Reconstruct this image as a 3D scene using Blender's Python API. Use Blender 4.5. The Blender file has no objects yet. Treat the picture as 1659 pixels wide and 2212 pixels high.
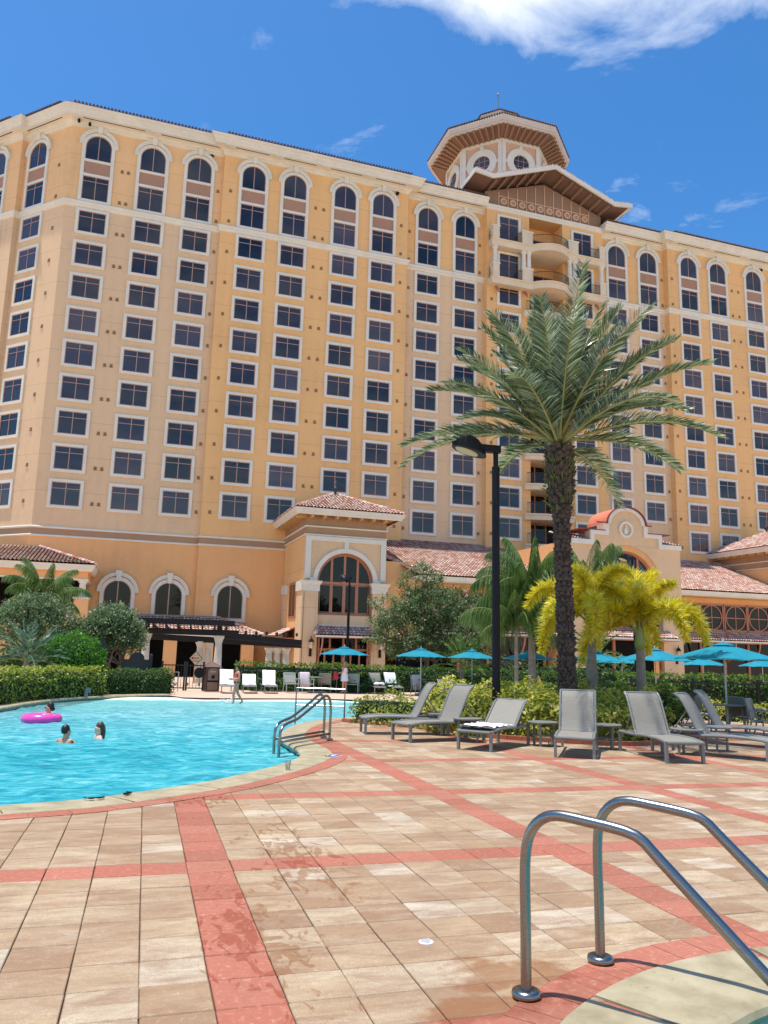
import bpy, bmesh, math, random
import numpy as np
from mathutils import Vector, Matrix, Euler, geometry, noise
PI = math.pi
rnd = random.Random(7)
SC = bpy.context.scene
COL = SC.collection

# ------------------------------------------------------------------ camera
EYE = Vector((0, 0, 1.55))
YAW, ROLL = math.radians(18.14), math.radians(1.535)
def axes(pitch):
    f = Vector((math.sin(YAW)*math.cos(pitch), math.cos(YAW)*math.cos(pitch), math.sin(pitch)))
    r = Vector((math.cos(YAW), -math.sin(YAW), 0)); u = r.cross(f)
    r2 = math.cos(ROLL)*r + math.sin(ROLL)*u; u2 = -math.sin(ROLL)*r + math.cos(ROLL)*u
    return Matrix((r2, u2, -f)).transposed()
A_DECK, A_HOTEL = axes(math.radians(11.0)), axes(math.radians(9.65))
cam_data = bpy.data.cameras.new('camera'); cam = bpy.data.objects.new('camera', cam_data); COL.objects.link(cam)
cam_data.sensor_fit = 'VERTICAL'; cam_data.sensor_height = 24; cam_data.lens = 24*1662/2212
cam_data.clip_start = .05; cam_data.clip_end = 5000
cam.matrix_world = Matrix.Translation(EYE) @ A_DECK.to_4x4()
SC.camera = cam
# the deck falls gently towards the hotel, so the level hotel stands tipped against the deck's own plane
HOTEL = Matrix.Translation(EYE) @ (A_DECK @ A_HOTEL.transposed()).to_4x4() @ Matrix.Translation(-EYE)

# ------------------------------------------------------------------ light
SUN_EL, SUN_AZ = math.radians(78), math.atan2(-1., .04)
world = bpy.data.worlds.new('World'); SC.world = world; world.use_nodes = True
def build_world():
    nt = world.node_tree; N = nt.nodes; L = nt.links; N.clear()
    out = N.new('ShaderNodeOutputWorld'); bg = N.new('ShaderNodeBackground'); bg.inputs[1].default_value = .145
    sky = N.new('ShaderNodeTexSky'); sky.sky_type = 'NISHITA'; sky.sun_disc = False
    sky.sun_elevation = SUN_EL; sky.sun_rotation = SUN_AZ; sky.air_density = 1.0; sky.dust_density = .6; sky.ozone_density = 3.2
    hs = N.new('ShaderNodeHueSaturation'); hs.inputs['Saturation'].default_value = 1.32; hs.inputs['Value'].default_value = 1.12
    L.new(sky.outputs[0], hs.inputs['Color'])
    tc = N.new('ShaderNodeTexCoord')
    sep = N.new('ShaderNodeSeparateXYZ'); L.new(tc.outputs['Generated'], sep.inputs[0])
    def M(op, a, b=None, c=None, clamp=False):
        n = N.new('ShaderNodeMath'); n.operation = op; n.use_clamp = clamp
        for i, x in enumerate((a, b, c)):
            if x is None: continue
            if isinstance(x, (int, float)): n.inputs[i].default_value = x
            else: L.new(x, n.inputs[i])
        return n.outputs[0]
    zc = M('MAXIMUM', sep.outputs[2], .06)
    px, py = M('DIVIDE', sep.outputs[0], zc), M('DIVIDE', sep.outputs[1], zc)
    cv = N.new('ShaderNodeCombineXYZ'); L.new(px, cv.inputs[0]); L.new(py, cv.inputs[1])
    def nz(scale, det, rough, off=0.):
        mp = N.new('ShaderNodeMapping'); mp.inputs['Location'].default_value = (off, off*.7, 0); L.new(cv.outputs[0], mp.inputs[0])
        n = N.new('ShaderNodeTexNoise'); n.inputs['Scale'].default_value = scale; n.inputs['Detail'].default_value = det
        n.inputs['Roughness'].default_value = rough; n.inputs['Distortion'].default_value = .35; L.new(mp.outputs[0], n.inputs['Vector']); return n.outputs['Fac']
    big = nz(1.1, 3, .5, 3.1); fine = nz(5.5, 9, .62, 1.7)
    field = M('ADD', M('MULTIPLY', big, .42), M('MULTIPLY', fine, .58))
    # one larger bank of cloud overhead of the rotunda, small fair-weather clouds elsewhere
    def blob(cx, cy, sx, sy, amt):
        dx = M('DIVIDE', M('SUBTRACT', px, cx), sx); dy = M('DIVIDE', M('SUBTRACT', py, cy), sy)
        d = M('SQRT', M('ADD', M('MULTIPLY', dx, dx), M('MULTIPLY', dy, dy)))
        return M('MULTIPLY', M('SUBTRACT', 1.0, d, clamp=True), amt)
    bias = M('ADD', blob(.56, .72, .40, .40, .46), M('ADD', blob(.38, .82, .26, .2, .30), blob(.74, 1.22, .16, .09, .13)))
    far = M('MULTIPLY', M('SUBTRACT', 0.1, py, clamp=False), .10); far = M('MINIMUM', M('MAXIMUM', far, 0.), .13)
    field = M('ADD', field, M('ADD', bias, far))
    ramp = N.new('ShaderNodeValToRGB'); ramp.color_ramp.elements[0].position = .58; ramp.color_ramp.elements[1].position = .86
    L.new(field, ramp.inputs[0])
    cover = M('MULTIPLY', ramp.outputs[0], .92)
    mix = N.new('ShaderNodeMix'); mix.data_type = 'RGBA'; L.new(cover, mix.inputs['Factor']); L.new(hs.outputs[0], mix.inputs['A'])
    shade = N.new('ShaderNodeMix'); shade.data_type = 'RGBA'; shade.inputs['A'].default_value = (8.2, 8.4, 8.7, 1); shade.inputs['B'].default_value = (4.8, 5.3, 6.0, 1)
    L.new(nz(3.3, 5, .55, 6.), shade.inputs['Factor']); L.new(shade.outputs['Result'], mix.inputs['B'])
    L.new(mix.outputs['Result'], bg.inputs[0]); L.new(bg.outputs[0], out.inputs[0])
build_world()
sun_data = bpy.data.lights.new('sun', 'SUN'); sun_data.energy = 4.2; sun_data.angle = math.radians(.53); sun_data.color = (1, .95, .87)
sun = bpy.data.objects.new('sun', sun_data); COL.objects.link(sun)
to_sun = Vector((math.sin(SUN_AZ)*math.cos(SUN_EL), math.cos(SUN_AZ)*math.cos(SUN_EL), math.sin(SUN_EL)))
sun.rotation_euler = to_sun.to_track_quat('Z', 'Y').to_euler(); sun.location = (0, 0, 90)
SC.view_settings.view_transform = 'Standard'; SC.view_settings.look = 'None'; SC.view_settings.gamma = 1
SC.view_settings.use_curve_mapping = False; SC.view_settings.exposure = .3
SC.render.engine = 'CYCLES'
SC.cycles.max_bounces = 7; SC.cycles.transparent_max_bounces = 12; SC.cycles.diffuse_bounces = 4
SC.cycles.caustics_reflective = False; SC.cycles.caustics_refractive = False

# ------------------------------------------------------------------ materials
def lin(h):
    h = h.lstrip('#'); v = [int(h[i:i+2], 16)/255 for i in (0, 2, 4)]
    return tuple((x/12.92 if x <= .04045 else ((x+.055)/1.055)**2.4) for x in v) + (1.,)
class NT:
    def __init__(s, name):
        s.m = bpy.data.materials.new(name); s.m.use_nodes = True; s.t = s.m.node_tree; s.N = s.t.nodes; s.L = s.t.links
        s.p = s.N['Principled BSDF']; s.out = s.N['Material Output']
    def n(s, t, **kw):
        x = s.N.new(t)
        for k, v in kw.items():
            if k in x.inputs: s.set(x.inputs[k], v)
            else: setattr(x, k, v)
        return x
    def set(s, sock, v):
        if hasattr(v, 'is_output') or isinstance(v, bpy.types.NodeSocket): s.L.new(v, sock)
        else: sock.default_value = v
    def math(s, op, a, b=0., clamp=False):
        x = s.N.new('ShaderNodeMath'); x.operation = op; x.use_clamp = clamp; s.set(x.inputs[0], a); s.set(x.inputs[1], b); return x.outputs[0]
    def mix(s, f, a, b, mode='MIX'):
        x = s.N.new('ShaderNodeMix'); x.data_type = 'RGBA'; x.blend_type = mode
        s.set(x.inputs['Factor'], f); s.set(x.inputs['A'], a); s.set(x.inputs['B'], b); return x.outputs['Result']
    def ramp(s, f, stops, interp='LINEAR'):
        x = s.N.new('ShaderNodeValToRGB'); e = x.color_ramp.elements; x.color_ramp.interpolation = interp
        while len(e) < len(stops): e.new(.5)
        for el, (p, c) in zip(e, stops): el.position = p; el.color = c if len(c) == 4 else (*c, 1)
        s.set(x.inputs[0], f); return x.outputs[0]
    def noise(s, vec, scale, det=4, rough=.55, dist=0.):
        x = s.N.new('ShaderNodeTexNoise'); x.inputs['Scale'].default_value = scale; x.inputs['Detail'].default_value = det
        x.inputs['Roughness'].default_value = rough; x.inputs['Distortion'].default_value = dist
        if vec is not None: s.L.new(vec, x.inputs['Vector'])
        return x.outputs['Fac']
    def mapping(s, vec, scale=(1, 1, 1), rot=(0, 0, 0), loc=(0, 0, 0)):
        x = s.N.new('ShaderNodeMapping'); x.inputs['Scale'].default_value = scale; x.inputs['Rotation'].default_value = rot; x.inputs['Location'].default_value = loc
        s.L.new(vec, x.inputs[0]); return x.outputs[0]
    def pos(s): return s.N.new('ShaderNodeNewGeometry').outputs['Position']
    def obj(s): return s.N.new('ShaderNodeTexCoord').outputs['Object']
    def bump(s, h, strength=.3, dist=.01):
        x = s.N.new('ShaderNodeBump'); x.inputs['Strength'].default_value = strength; x.inputs['Distance'].default_value = dist
        s.L.new(h, x.inputs['Height']); s.L.new(x.outputs[0], s.p.inputs['Normal']); return x.outputs[0]
def plain(name, col, rough=.55, var=.12, scale=3., metallic=0., bump=0., bscale=60., spec=.5):
    k = NT(name); c = lin(col) if isinstance(col, str) else (*col, 1.)
    k.p.inputs['Roughness'].default_value = rough; k.p.inputs['Metallic'].default_value = metallic; k.p.inputs['Specular IOR Level'].default_value = spec
    P = k.pos(); n = k.noise(P, scale, 5, .6)
    dark = tuple(x*(1-var*1.6) for x in c[:3])+(1,); lite = tuple(min(1, x*(1+var)) for x in c[:3])+(1,)
    k.set(k.p.inputs['Base Color'], k.ramp(n, [(.3, dark), (.7, lite)]))
    if bump: k.bump(k.noise(P, bscale, 3), bump, .004)
    return k.m
def stucco(name, col, line=True, var=.06):
    k = NT(name); c = lin(col); P = k.pos(); k.p.inputs['Roughness'].default_value = .88; k.p.inputs['Specular IOR Level'].default_value = .25
    big = k.noise(P, .16, 4, .55); streak = k.noise(k.mapping(P, (1.6, 1.6, .07)), 1., 5, .6); mott = k.noise(P, 2.2, 5, .65)
    v = k.math('ADD', k.math('MULTIPLY', big, .45), k.math('ADD', k.math('MULTIPLY', streak, .3), k.math('MULTIPLY', mott, .25)))
    col_ = k.ramp(v, [(.34, tuple(x*(1-2.2*var) for x in c[:3])), (.5, c), (.68, tuple(min(1, x*(1+1.2*var)) for x in c[:3]))])
    if line:   # control joints between the storeys
        O = k.obj(); s = k.n('ShaderNodeSeparateXYZ'); k.L.new(O, s.inputs[0])
        d = k.math('ABSOLUTE', k.math('SUBTRACT', k.math('FRACT', k.math('DIVIDE', k.math('ADD', s.outputs[2], 1.5-.04), 2.998)), .5))
        j = k.math('LESS_THAN', d, .0085)
        col_ = k.mix(k.math('MULTIPLY', j, .28), col_, (.25, .16, .08, 1))
    k.set(k.p.inputs['Base Color'], col_)
    k.bump(k.noise(P, 38, 3), .25, .006); return k.m
def leaf(name, c1, c2, trans=.4, rough=.45, c3=None):
    k = NT(name); g = k.n('ShaderNodeNewGeometry'); P = g.outputs['Position']
    r = g.outputs['Random Per Island']; n = k.noise(P, .9, 3)
    f = k.math('ADD', k.math('MULTIPLY', r, .65), k.math('MULTIPLY', n, .35))
    st = [(.2, lin(c1)), (.75, lin(c2))]
    if c3: st = [(.2, lin(c1)), (.55, lin(c2)), (.8, lin(c3))]
    col = k.ramp(f, st)
    k.set(k.p.inputs['Base Color'], col); k.p.inputs['Roughness'].default_value = rough; k.p.inputs['Specular IOR Level'].default_value = .4
    t = k.n('ShaderNodeBsdfTranslucent'); k.set(t.inputs['Color'], col)
    mx = k.n('ShaderNodeMixShader'); mx.inputs[0].default_value = trans
    k.L.new(k.p.outputs[0], mx.inputs[1]); k.L.new(t.outputs[0], mx.inputs[2]); k.L.new(mx.outputs[0], k.out.inputs[0]); return k.m
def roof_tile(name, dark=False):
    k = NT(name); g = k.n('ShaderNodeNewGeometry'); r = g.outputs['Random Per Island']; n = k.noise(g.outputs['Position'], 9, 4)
    if dark: st = [(.2, lin('#3a2a26')), (.8, lin('#5a3d33'))]  # cornice and rotunda tiles, with their backlit shade put into the colour
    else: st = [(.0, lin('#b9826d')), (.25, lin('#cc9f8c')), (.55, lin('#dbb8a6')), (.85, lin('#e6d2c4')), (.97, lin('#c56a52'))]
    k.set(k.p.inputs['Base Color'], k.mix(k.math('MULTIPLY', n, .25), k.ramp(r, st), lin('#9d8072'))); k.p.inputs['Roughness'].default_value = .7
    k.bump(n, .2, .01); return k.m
def glass(name, dark='#0c0d14', lite='#48424a', ior=1.62):
    k = NT(name); oi = k.n('ShaderNodeObjectInfo'); O = k.obj()
    cur = k.noise(k.mapping(O, (9, 1, .15)), 1.2, 3); f = k.math('POWER', oi.outputs['Random'], 1.6)
    f2 = k.math('ADD', k.math('MULTIPLY', f, .8), k.math('MULTIPLY', k.math('MULTIPLY', cur, f), .5), True)  # random paler tone per pane: curtains, and cloud reflections painted into the colour
    k.set(k.p.inputs['Base Color'], k.mix(f2, lin(dark), lin(lite))); k.p.inputs['Roughness'].default_value = .03; k.p.inputs['IOR'].default_value = ior
    k.bump(k.noise(O, 1.1, 2), .05, .02); return k.m
M = {}
M['gold'] = stucco('stucco_gold', '#ecbc7f'); M['tan'] = stucco('stucco_tan', '#e0c098'); M['peach'] = stucco('stucco_peach', '#ecc08b')
M['orange'] = stucco('stucco_orange', '#e8b37a', line=False); M['brownband'] = stucco('stucco_brown', '#ad8c6d', line=False)
M['spandrel'] = stucco('stucco_spandrel', '#ad8770', line=False); M['gable'] = stucco('stucco_gable', '#957c69', line=False); M['salmon'] = stucco('stucco_salmon', '#d3ae90', line=False)
M['white'] = plain('trim_white', '#e0dccb', .6, .05, .8, bump=.1); M['cream'] = plain('balcony_cream', '#e0cfb0', .7, .06, .8)
M['soffit'] = stucco('soffit_brown', '#84695a', line=False); M['stone_trim'] = plain('trim_stone', '#cdc2b4', .7, .06, .8); M['bronze'] = plain('window_bronze', '#b48f7d', .45, .08, 2); M['rosewood'] = plain('painted_wood_rose', '#b5795a', .55, .1, 4); M['rafter'] = plain('rafter_ochre', '#cfa56c', .6, .1, 4)
M['glass'] = glass('window_glass'); M['glass_dark'] = glass('window_glass_dark', '#040509', '#0c0d12', 1.42)
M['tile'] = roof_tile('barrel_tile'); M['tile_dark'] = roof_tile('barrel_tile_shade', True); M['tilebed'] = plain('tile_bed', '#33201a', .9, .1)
M['copper'] = plain('orange_metal_roof', '#d67f64', .5, .1, 2); M['redtrim'] = plain('red_flashing', '#8b3a34', .5, .1)
M['iron'] = plain('wrought_iron', '#3b2b28', .5, .1); M['black'] = plain('black_paint', '#0c0d10', .5, .1, spec=.3); M['fence'] = plain('fence_black', '#11130f', .5, .1)
M['void'] = plain('dark_interior', '#0a0908', .9, .1); M['vent'] = plain('vent_bronze', '#8d6a45', .6, .1)
def metal(name, col, rough):
    k = NT(name); O = k.obj(); n = k.noise(k.mapping(O, (4, 4, 60)), 6, 4)
    k.p.inputs['Metallic'].default_value = 1; k.set(k.p.inputs['Base Color'], k.mix(n, lin(col), lin('#6d6e6c'))); k.set(k.p.inputs['Roughness'], k.ramp(n, [(.3, (rough,)*3), (.7, (rough+.14,)*3)])); return k.m
M['steel'] = metal('brushed_steel', '#a9aaa6', .2); M['alu'] = plain('painted_aluminium', '#80827e', .42, .06, 3); M['chairalu'] = plain('pale_aluminium', '#b9bbb4', .42, .06, 3)
def sling(name, col):
    k = NT(name); O = k.obj(); w = k.noise(k.mapping(O, (3, 3, 160)), 2, 3); w2 = k.noise(k.mapping(O, (160, 4, 4)), 2, 2); c = lin(col)
    v = k.math('ADD', k.math('MULTIPLY', w, .6), k.math('MULTIPLY', w2, .4))
    k.set(k.p.inputs['Base Color'], k.ramp(v, [(.3, tuple(x*.72 for x in c[:3])), (.7, tuple(min(1, x*1.18) for x in c[:3]))])); k.p.inputs['Roughness'].default_value = .7; k.bump(v, .3, .003)
    t = k.n('ShaderNodeBsdfTranslucent'); t.inputs['Color'].default_value = c; mx = k.n('ShaderNodeMixShader'); mx.inputs[0].default_value = .14
    k.L.new(k.p.outputs[0], mx.inputs[1]); k.L.new(t.outputs[0], mx.inputs[2]); k.L.new(mx.outputs[0], k.out.inputs[0]); return k.m
M['sling'] = sling('sling_mesh_taupe', '#989285'); M['sling_pale'] = sling('sling_mesh_pale', '#c9c8b8')
def canvas():
    k = NT('teal_canvas'); P = k.pos(); c = lin('#1497af'); n = k.noise(P, 3, 4)
    col = k.ramp(n, [(.3, tuple(x*.85 for x in c[:3])), (.7, tuple(min(1, x*1.12) for x in c[:3]))]); k.set(k.p.inputs['Base Color'], col); k.p.inputs['Roughness'].default_value = .8
    t = k.n('ShaderNodeBsdfTranslucent'); k.set(t.inputs['Color'], col); mx = k.n('ShaderNodeMixShader'); mx.inputs[0].default_value = .3
    k.L.new(k.p.outputs[0], mx.inputs[1]); k.L.new(t.outputs[0], mx.inputs[2]); k.L.new(mx.outputs[0], k.out.inputs[0]); return k.m
M['canvas'] = canvas()
M['towel'] = plain('white_towel', '#f1f1f3', .95, .06, 14, bump=.5, bscale=90); M['towel_pink'] = plain('pale_pink_towel', '#dccbd0', .95, .07, 14, bump=.5, bscale=90); M['cloth_dark'] = plain('charcoal_cloth', '#3d4148', .95, .2, 9)
# paving: every 33 cm module is one paver, red pavers run along the grid lines nine modules apart
GA, GB, MOD, TH = .43, 6.15, .329, math.radians(1.43)
def grid_ab(x, y): return (x*math.cos(TH)-y*math.sin(TH), x*math.sin(TH)+y*math.cos(TH))
def ab_grid(a, b): return (a*math.cos(TH)+b*math.sin(TH), -a*math.sin(TH)+b*math.cos(TH))
def paver_mat(name, red=False, sheet=False):
    k = NT(name); P = k.pos(); G = k.mapping(P, (1/MOD,)*3, (0, 0, TH), (-GA/MOD, -GB/MOD, 0))
    fl = k.n('ShaderNodeVectorMath', operation='FLOOR'); k.L.new(G, fl.inputs[0])
    if sheet:
        s = k.n('ShaderNodeSeparateXYZ'); k.L.new(fl.outputs[0], s.inputs[0])
    wn = k.n('ShaderNodeTexWhiteNoise', noise_dimensions='2D'); k.L.new(fl.outputs[0], wn.inputs['Vector']); cell = wn.outputs['Value']
    band = k.noise(k.mapping(G, (.7, 2.3, 1)), 1., 7, .72, .5); fine = k.noise(P, 190, 3, .7); mid = k.noise(P, 26, 5, .7)
    if red:
        c0 = k.ramp(k.math('ADD', k.math('MULTIPLY', cell, .35), k.math('MULTIPLY', mid, .65)), [(.25, lin('#a25a47')), (.5, lin('#b96a55')), (.8, lin('#c47e69'))])
    else:
        a = k.ramp(cell, [(.0, lin('#9c8162')), (.22, lin('#ad9472')), (.5, lin('#bda784')), (.8, lin('#ccbb98')), (.97, lin('#d8d0b8'))])
        c0 = k.mix(k.ramp(band, [(.4, (0, 0, 0)), (.66, (.85, .85, .85))]), a, lin('#94765a'), 'MIX')
        c0 = k.mix(k.ramp(k.noise(k.mapping(G, (.7, 2.0, 1), loc=(7, 3, 0)), 1., 7, .72, .4), [(.5, (0, 0, 0)), (.74, (.6, .6, .6))]), c0, lin('#d8cab0'))
    c0 = k.mix(k.ramp(fine, [(.4, (.6, .6, .6)), (.6, (0, 0, 0))]), c0, lin('#8d6650'))
    c0 = k.mix(k.ramp(mid, [(.56, (0, 0, 0)), (.8, (.4, .4, .4))]), c0, lin('#e2d8c6'))
    dirt = k.ramp(k.noise(P, .9, 6, .7, .4), [(.42, (0, 0, 0)), (.7, (.45, .45, .45))]); c0 = k.mix(dirt, c0, lin('#8c6650' if red else '#8a6f58'))
    # wet footprints and drips trailing away from the pool edge, and a damp orange patch by the drain
    def stain(cx, cy, sx, sy, rot):
        v = k.mapping(P, (1/sx, 1/sy, 0), (0, 0, rot)); cl = k.n('ShaderNodeVectorMath', operation='LENGTH')
        sub = k.n('ShaderNodeVectorMath', operation='SUBTRACT'); k.L.new(v, sub.inputs[0])
        cc = Matrix.Rotation(rot, 3, 'Z') @ Vector((cx/sx, cy/sy, 0)); sub.inputs[1].default_value = cc; k.L.new(sub.outputs[0], cl.inputs[0]); return k.math('SUBTRACT', 1., cl.outputs['Value'], True)
    if not sheet:
        drip = k.noise(k.mapping(P, (10, 4.2, 1), (0, 0, .35)), 1., 5, .6, .9)
        m1 = k.math('MAXIMUM', stain(.85, 4.6, .42, 1.7, 0), k.math('MAXIMUM', stain(1.45, 6.6, .5, 2.2, .12), stain(.9, 9.0, .8, .5, 0)))
        w1 = k.ramp(k.math('ADD', drip, k.math('MULTIPLY', m1, .22)), [(.655, (0, 0, 0)), (.69, (1, 1, 1))]); w1 = k.math('MULTIPLY', w1, k.math('GREATER_THAN', m1, .02))
        m2 = k.math('MAXIMUM', stain(2.0, 3.85, .45, .34, 0), stain(1.75, 3.55, .5, .2, 0)); w2 = k.ramp(k.math('ADD', k.noise(P, 5, 4), k.math('MULTIPLY', m2, .5)), [(.6, (0, 0, 0)), (.74, (1, 1, 1))]); w2 = k.math('MULTIPLY', w2, k.math('GREATER_THAN', m2, .02))
        c0 = k.mix(k.math('MULTIPLY', w1, .55), c0, lin('#8f3f2a' if red else '#8a5a36')); c0 = k.mix(k.math('MULTIPLY', w2, .55), c0, lin('#8a4a35' if red else '#8a5228'))
        wet = k.math('MAXIMUM', w1, w2); k.set(k.p.inputs['Roughness'], k.math('SUBTRACT', .85, k.math('MULTIPLY', wet, .4)))
    else: k.p.inputs['Roughness'].default_value = .85
    k.set(k.p.inputs['Base Color'], c0); k.p.inputs['Specular IOR Level'].default_value = .3
    k.bump(k.math('ADD', fine, k.math('MULTIPLY', mid, .6)), .35, .003); return k.m
M['paver'] = paver_mat('paver_blend'); M['paver_red'] = paver_mat('paver_red', True); M['sheet'] = plain('paver_joint_sand', '#6b4f3c', .95, .15, 20)
def deck_far():
    k = NT('deck_far'); P = k.pos(); n = k.noise(P, 1.6, 5); n2 = k.noise(P, 12, 4)
    k.set(k.p.inputs['Base Color'], k.mix(n2, k.ramp(n, [(.35, lin('#c9a78d')), (.65, lin('#d2b79e'))]), lin('#cbb098'))); k.p.inputs['Roughness'].default_value = .85; return k.m
M['deck_far'] = deck_far()
def coping_mat():
    k = NT('cast_stone_coping'); P = k.pos(); n = k.noise(P, 3.2, 6, .62); f = k.noise(P, 60, 3, .7); d = k.noise(P, 22, 4, .75)
    c0 = k.ramp(n, [(.3, lin('#8c7f62')), (.5, lin('#a69979')), (.75, lin('#baae90'))])
    c0 = k.mix(k.ramp(d, [(.6, (0, 0, 0)), (.72, (.6, .6, .6))]), c0, lin('#6f6445')); k.set(k.p.inputs['Base Color'], c0); k.p.inputs['Roughness'].default_value = .75; k.bump(f, .3, .003); return k.m
M['coping'] = coping_mat()
def pool_tile():
    k = NT('navy_pool_tile'); P = k.pos(); n = k.noise(P, 5, 3); k.set(k.p.inputs['Base Color'], k.ramp(n, [(.3, lin('#0e2a35')), (.7, lin('#1c4652'))])); k.p.inputs['Roughness'].default_value = .15; return k.m
M['pooltile'] = pool_tile(); M['grout'] = plain('grout', '#9fb0ad', .8, .08); M['bluetile'] = plain('blue_marker_tile', '#4d86b8', .25, .1)
def plaster():
    k = NT('pool_plaster'); P = k.pos(); s = k.n('ShaderNodeSeparateXYZ'); k.L.new(P, s.inputs[0])
    dep = k.math('MULTIPLY', s.outputs[2], -1.); n = k.noise(P, 2.6, 4, .6, .8); v = k.n('ShaderNodeTexVoronoi'); v.inputs['Scale'].default_value = 2.4
    w = k.n('ShaderNodeVectorMath', operation='ADD'); k.L.new(P, w.inputs[0]); nn = k.n('ShaderNodeTexNoise'); nn.inputs['Scale'].default_value = 1.8; k.L.new(P, nn.inputs['Vector']); k.L.new(nn.outputs['Color'], w.inputs[1]); k.L.new(w.outputs[0], v.inputs['Vector'])
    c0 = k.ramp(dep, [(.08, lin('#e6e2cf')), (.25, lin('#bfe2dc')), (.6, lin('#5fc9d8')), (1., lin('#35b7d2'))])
    c0 = k.mix(k.math('MULTIPLY', n, .4), c0, lin('#8fdfe6')); k.set(k.p.inputs['Base Color'], c0); k.p.inputs['Roughness'].default_value = .8; return k.m
M['plaster'] = plaster()
def water():
    k = NT('pool_water'); P = k.pos(); tr = k.n('ShaderNodeBsdfTransparent'); gl = k.n('ShaderNodeBsdfGlossy'); gl.inputs['Roughness'].default_value = .04
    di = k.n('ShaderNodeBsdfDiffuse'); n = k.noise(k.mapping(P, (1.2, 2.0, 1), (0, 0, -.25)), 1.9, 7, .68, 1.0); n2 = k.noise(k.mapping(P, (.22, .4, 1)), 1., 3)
    nn = k.math('ADD', k.math('MULTIPLY', n, .8), k.math('MULTIPLY', n2, .2))  # noise behind both colour ramps, which paint caustic light into the water
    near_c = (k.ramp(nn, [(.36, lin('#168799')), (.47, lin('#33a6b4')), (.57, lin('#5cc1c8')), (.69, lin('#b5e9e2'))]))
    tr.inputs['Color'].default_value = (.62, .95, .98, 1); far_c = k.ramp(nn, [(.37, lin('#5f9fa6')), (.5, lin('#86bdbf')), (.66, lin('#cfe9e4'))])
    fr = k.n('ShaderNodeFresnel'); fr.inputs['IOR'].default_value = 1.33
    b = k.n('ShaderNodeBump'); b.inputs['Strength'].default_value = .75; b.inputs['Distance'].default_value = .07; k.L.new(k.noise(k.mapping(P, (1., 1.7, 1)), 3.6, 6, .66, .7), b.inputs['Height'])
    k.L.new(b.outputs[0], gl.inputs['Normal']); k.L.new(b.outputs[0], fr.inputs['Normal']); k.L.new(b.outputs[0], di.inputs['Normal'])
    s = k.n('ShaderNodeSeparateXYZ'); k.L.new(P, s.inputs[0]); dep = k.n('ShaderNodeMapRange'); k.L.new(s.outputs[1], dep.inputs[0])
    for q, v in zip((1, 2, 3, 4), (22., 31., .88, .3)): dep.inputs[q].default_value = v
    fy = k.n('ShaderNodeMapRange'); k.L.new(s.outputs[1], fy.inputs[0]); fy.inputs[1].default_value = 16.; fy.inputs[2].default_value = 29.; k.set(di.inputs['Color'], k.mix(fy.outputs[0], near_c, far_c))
    body = k.n('ShaderNodeMixShader'); k.L.new(dep.outputs[0], body.inputs[0]); k.L.new(tr.outputs[0], body.inputs[1]); k.L.new(di.outputs[0], body.inputs[2])
    mx = k.n('ShaderNodeMixShader'); k.L.new(k.math('MULTIPLY', fr.outputs[0], .5), mx.inputs[0]); k.L.new(body.outputs[0], mx.inputs[1]); k.L.new(gl.outputs[0], mx.inputs[2]); k.L.new(mx.outputs[0], k.out.inputs[0]); return k.m
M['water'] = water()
M['soil'] = plain('mulch_soil', '#2b2118', .95, .3, 8, bump=.6, bscale=30)
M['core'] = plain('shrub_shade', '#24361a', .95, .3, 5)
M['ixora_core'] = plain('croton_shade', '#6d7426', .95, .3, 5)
M['hedge'] = leaf('leaf_hedge', '#36561a', '#74962f', .42); M['hedge_dark'] = leaf('leaf_hedge_dark', '#2a4a1c', '#5a8032', .4); M['croton'] = leaf('leaf_croton', '#7d9426', '#c4c244', .5, c3='#ece488')
M['croton_green'] = leaf('leaf_croton_green', '#4d6c22', '#95a23a', .45, c3='#d2cf62'); M['ixora'] = leaf('leaf_ixora', '#4f6a1e', '#7d9430', .4); M['myrtle'] = leaf('leaf_myrtle', '#3e5730', '#6e8650', .42, c3='#9cae7c')
M['greyleaf'] = leaf('leaf_grey_green', '#425e36', '#728b5c', .42, c3='#a8ba92'); M['bright'] = leaf('leaf_bright_green', '#2f6416', '#62a02a', .42); M['pyg'] = leaf('leaf_pygmy_palm', '#2f5330', '#6f9472', .3, .3, '#9dbba6')
M['date'] = leaf('leaf_date_palm', '#4b5e3c', '#889a6c', .4, .28, '#d0d8b4'); M['fox'] = leaf('leaf_foxtail', '#dcd72c', '#fbea3c', .68, .4, '#fff9a0'); M['queen'] = leaf('leaf_queen_palm', '#375a26', '#688a40', .4, .35, '#9cb070')
M['rachis'] = plain('palm_rachis', '#a3a466', .6, .12, 3); M['trunk_date'] = plain('date_palm_bark', '#3a312a', .95, .35, 7, bump=.8, bscale=25); M['boot'] = plain('palm_boot', '#5c5046', .95, .35, 9, bump=.6, bscale=30); M['trunk_grey'] = plain('grey_palm_trunk', '#8d8577', .85, .2, 6); M['crownshaft'] = plain('crownshaft', '#8a9a58', .5, .12, 4); M['bark'] = plain('tree_bark', '#7b6c58', .9, .25, 6)
M['fern'] = leaf('leaf_fern', '#4a6a24', '#7f9a3c', .4); M['flower'] = leaf('blossom_pink', '#e0b0a6', '#eec8bc', .3); M['bromeliad'] = leaf('leaf_bromeliad', '#7a2c20', '#b5604a', .35)
M['skin'] = plain('skin_tan', '#cf9878', .55, .06, 6); M['skin_pale'] = plain('skin_pale', '#e2b89e', .55, .06, 6); M['hair_dark'] = plain('hair_dark', '#1c1512', .5, .2, 20); M['hair_brown'] = plain('hair_brown', '#4d3a29', .5, .2, 20); M['hair_blond'] = plain('hair_blond', '#a07a4c', .5, .2, 20)
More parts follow.
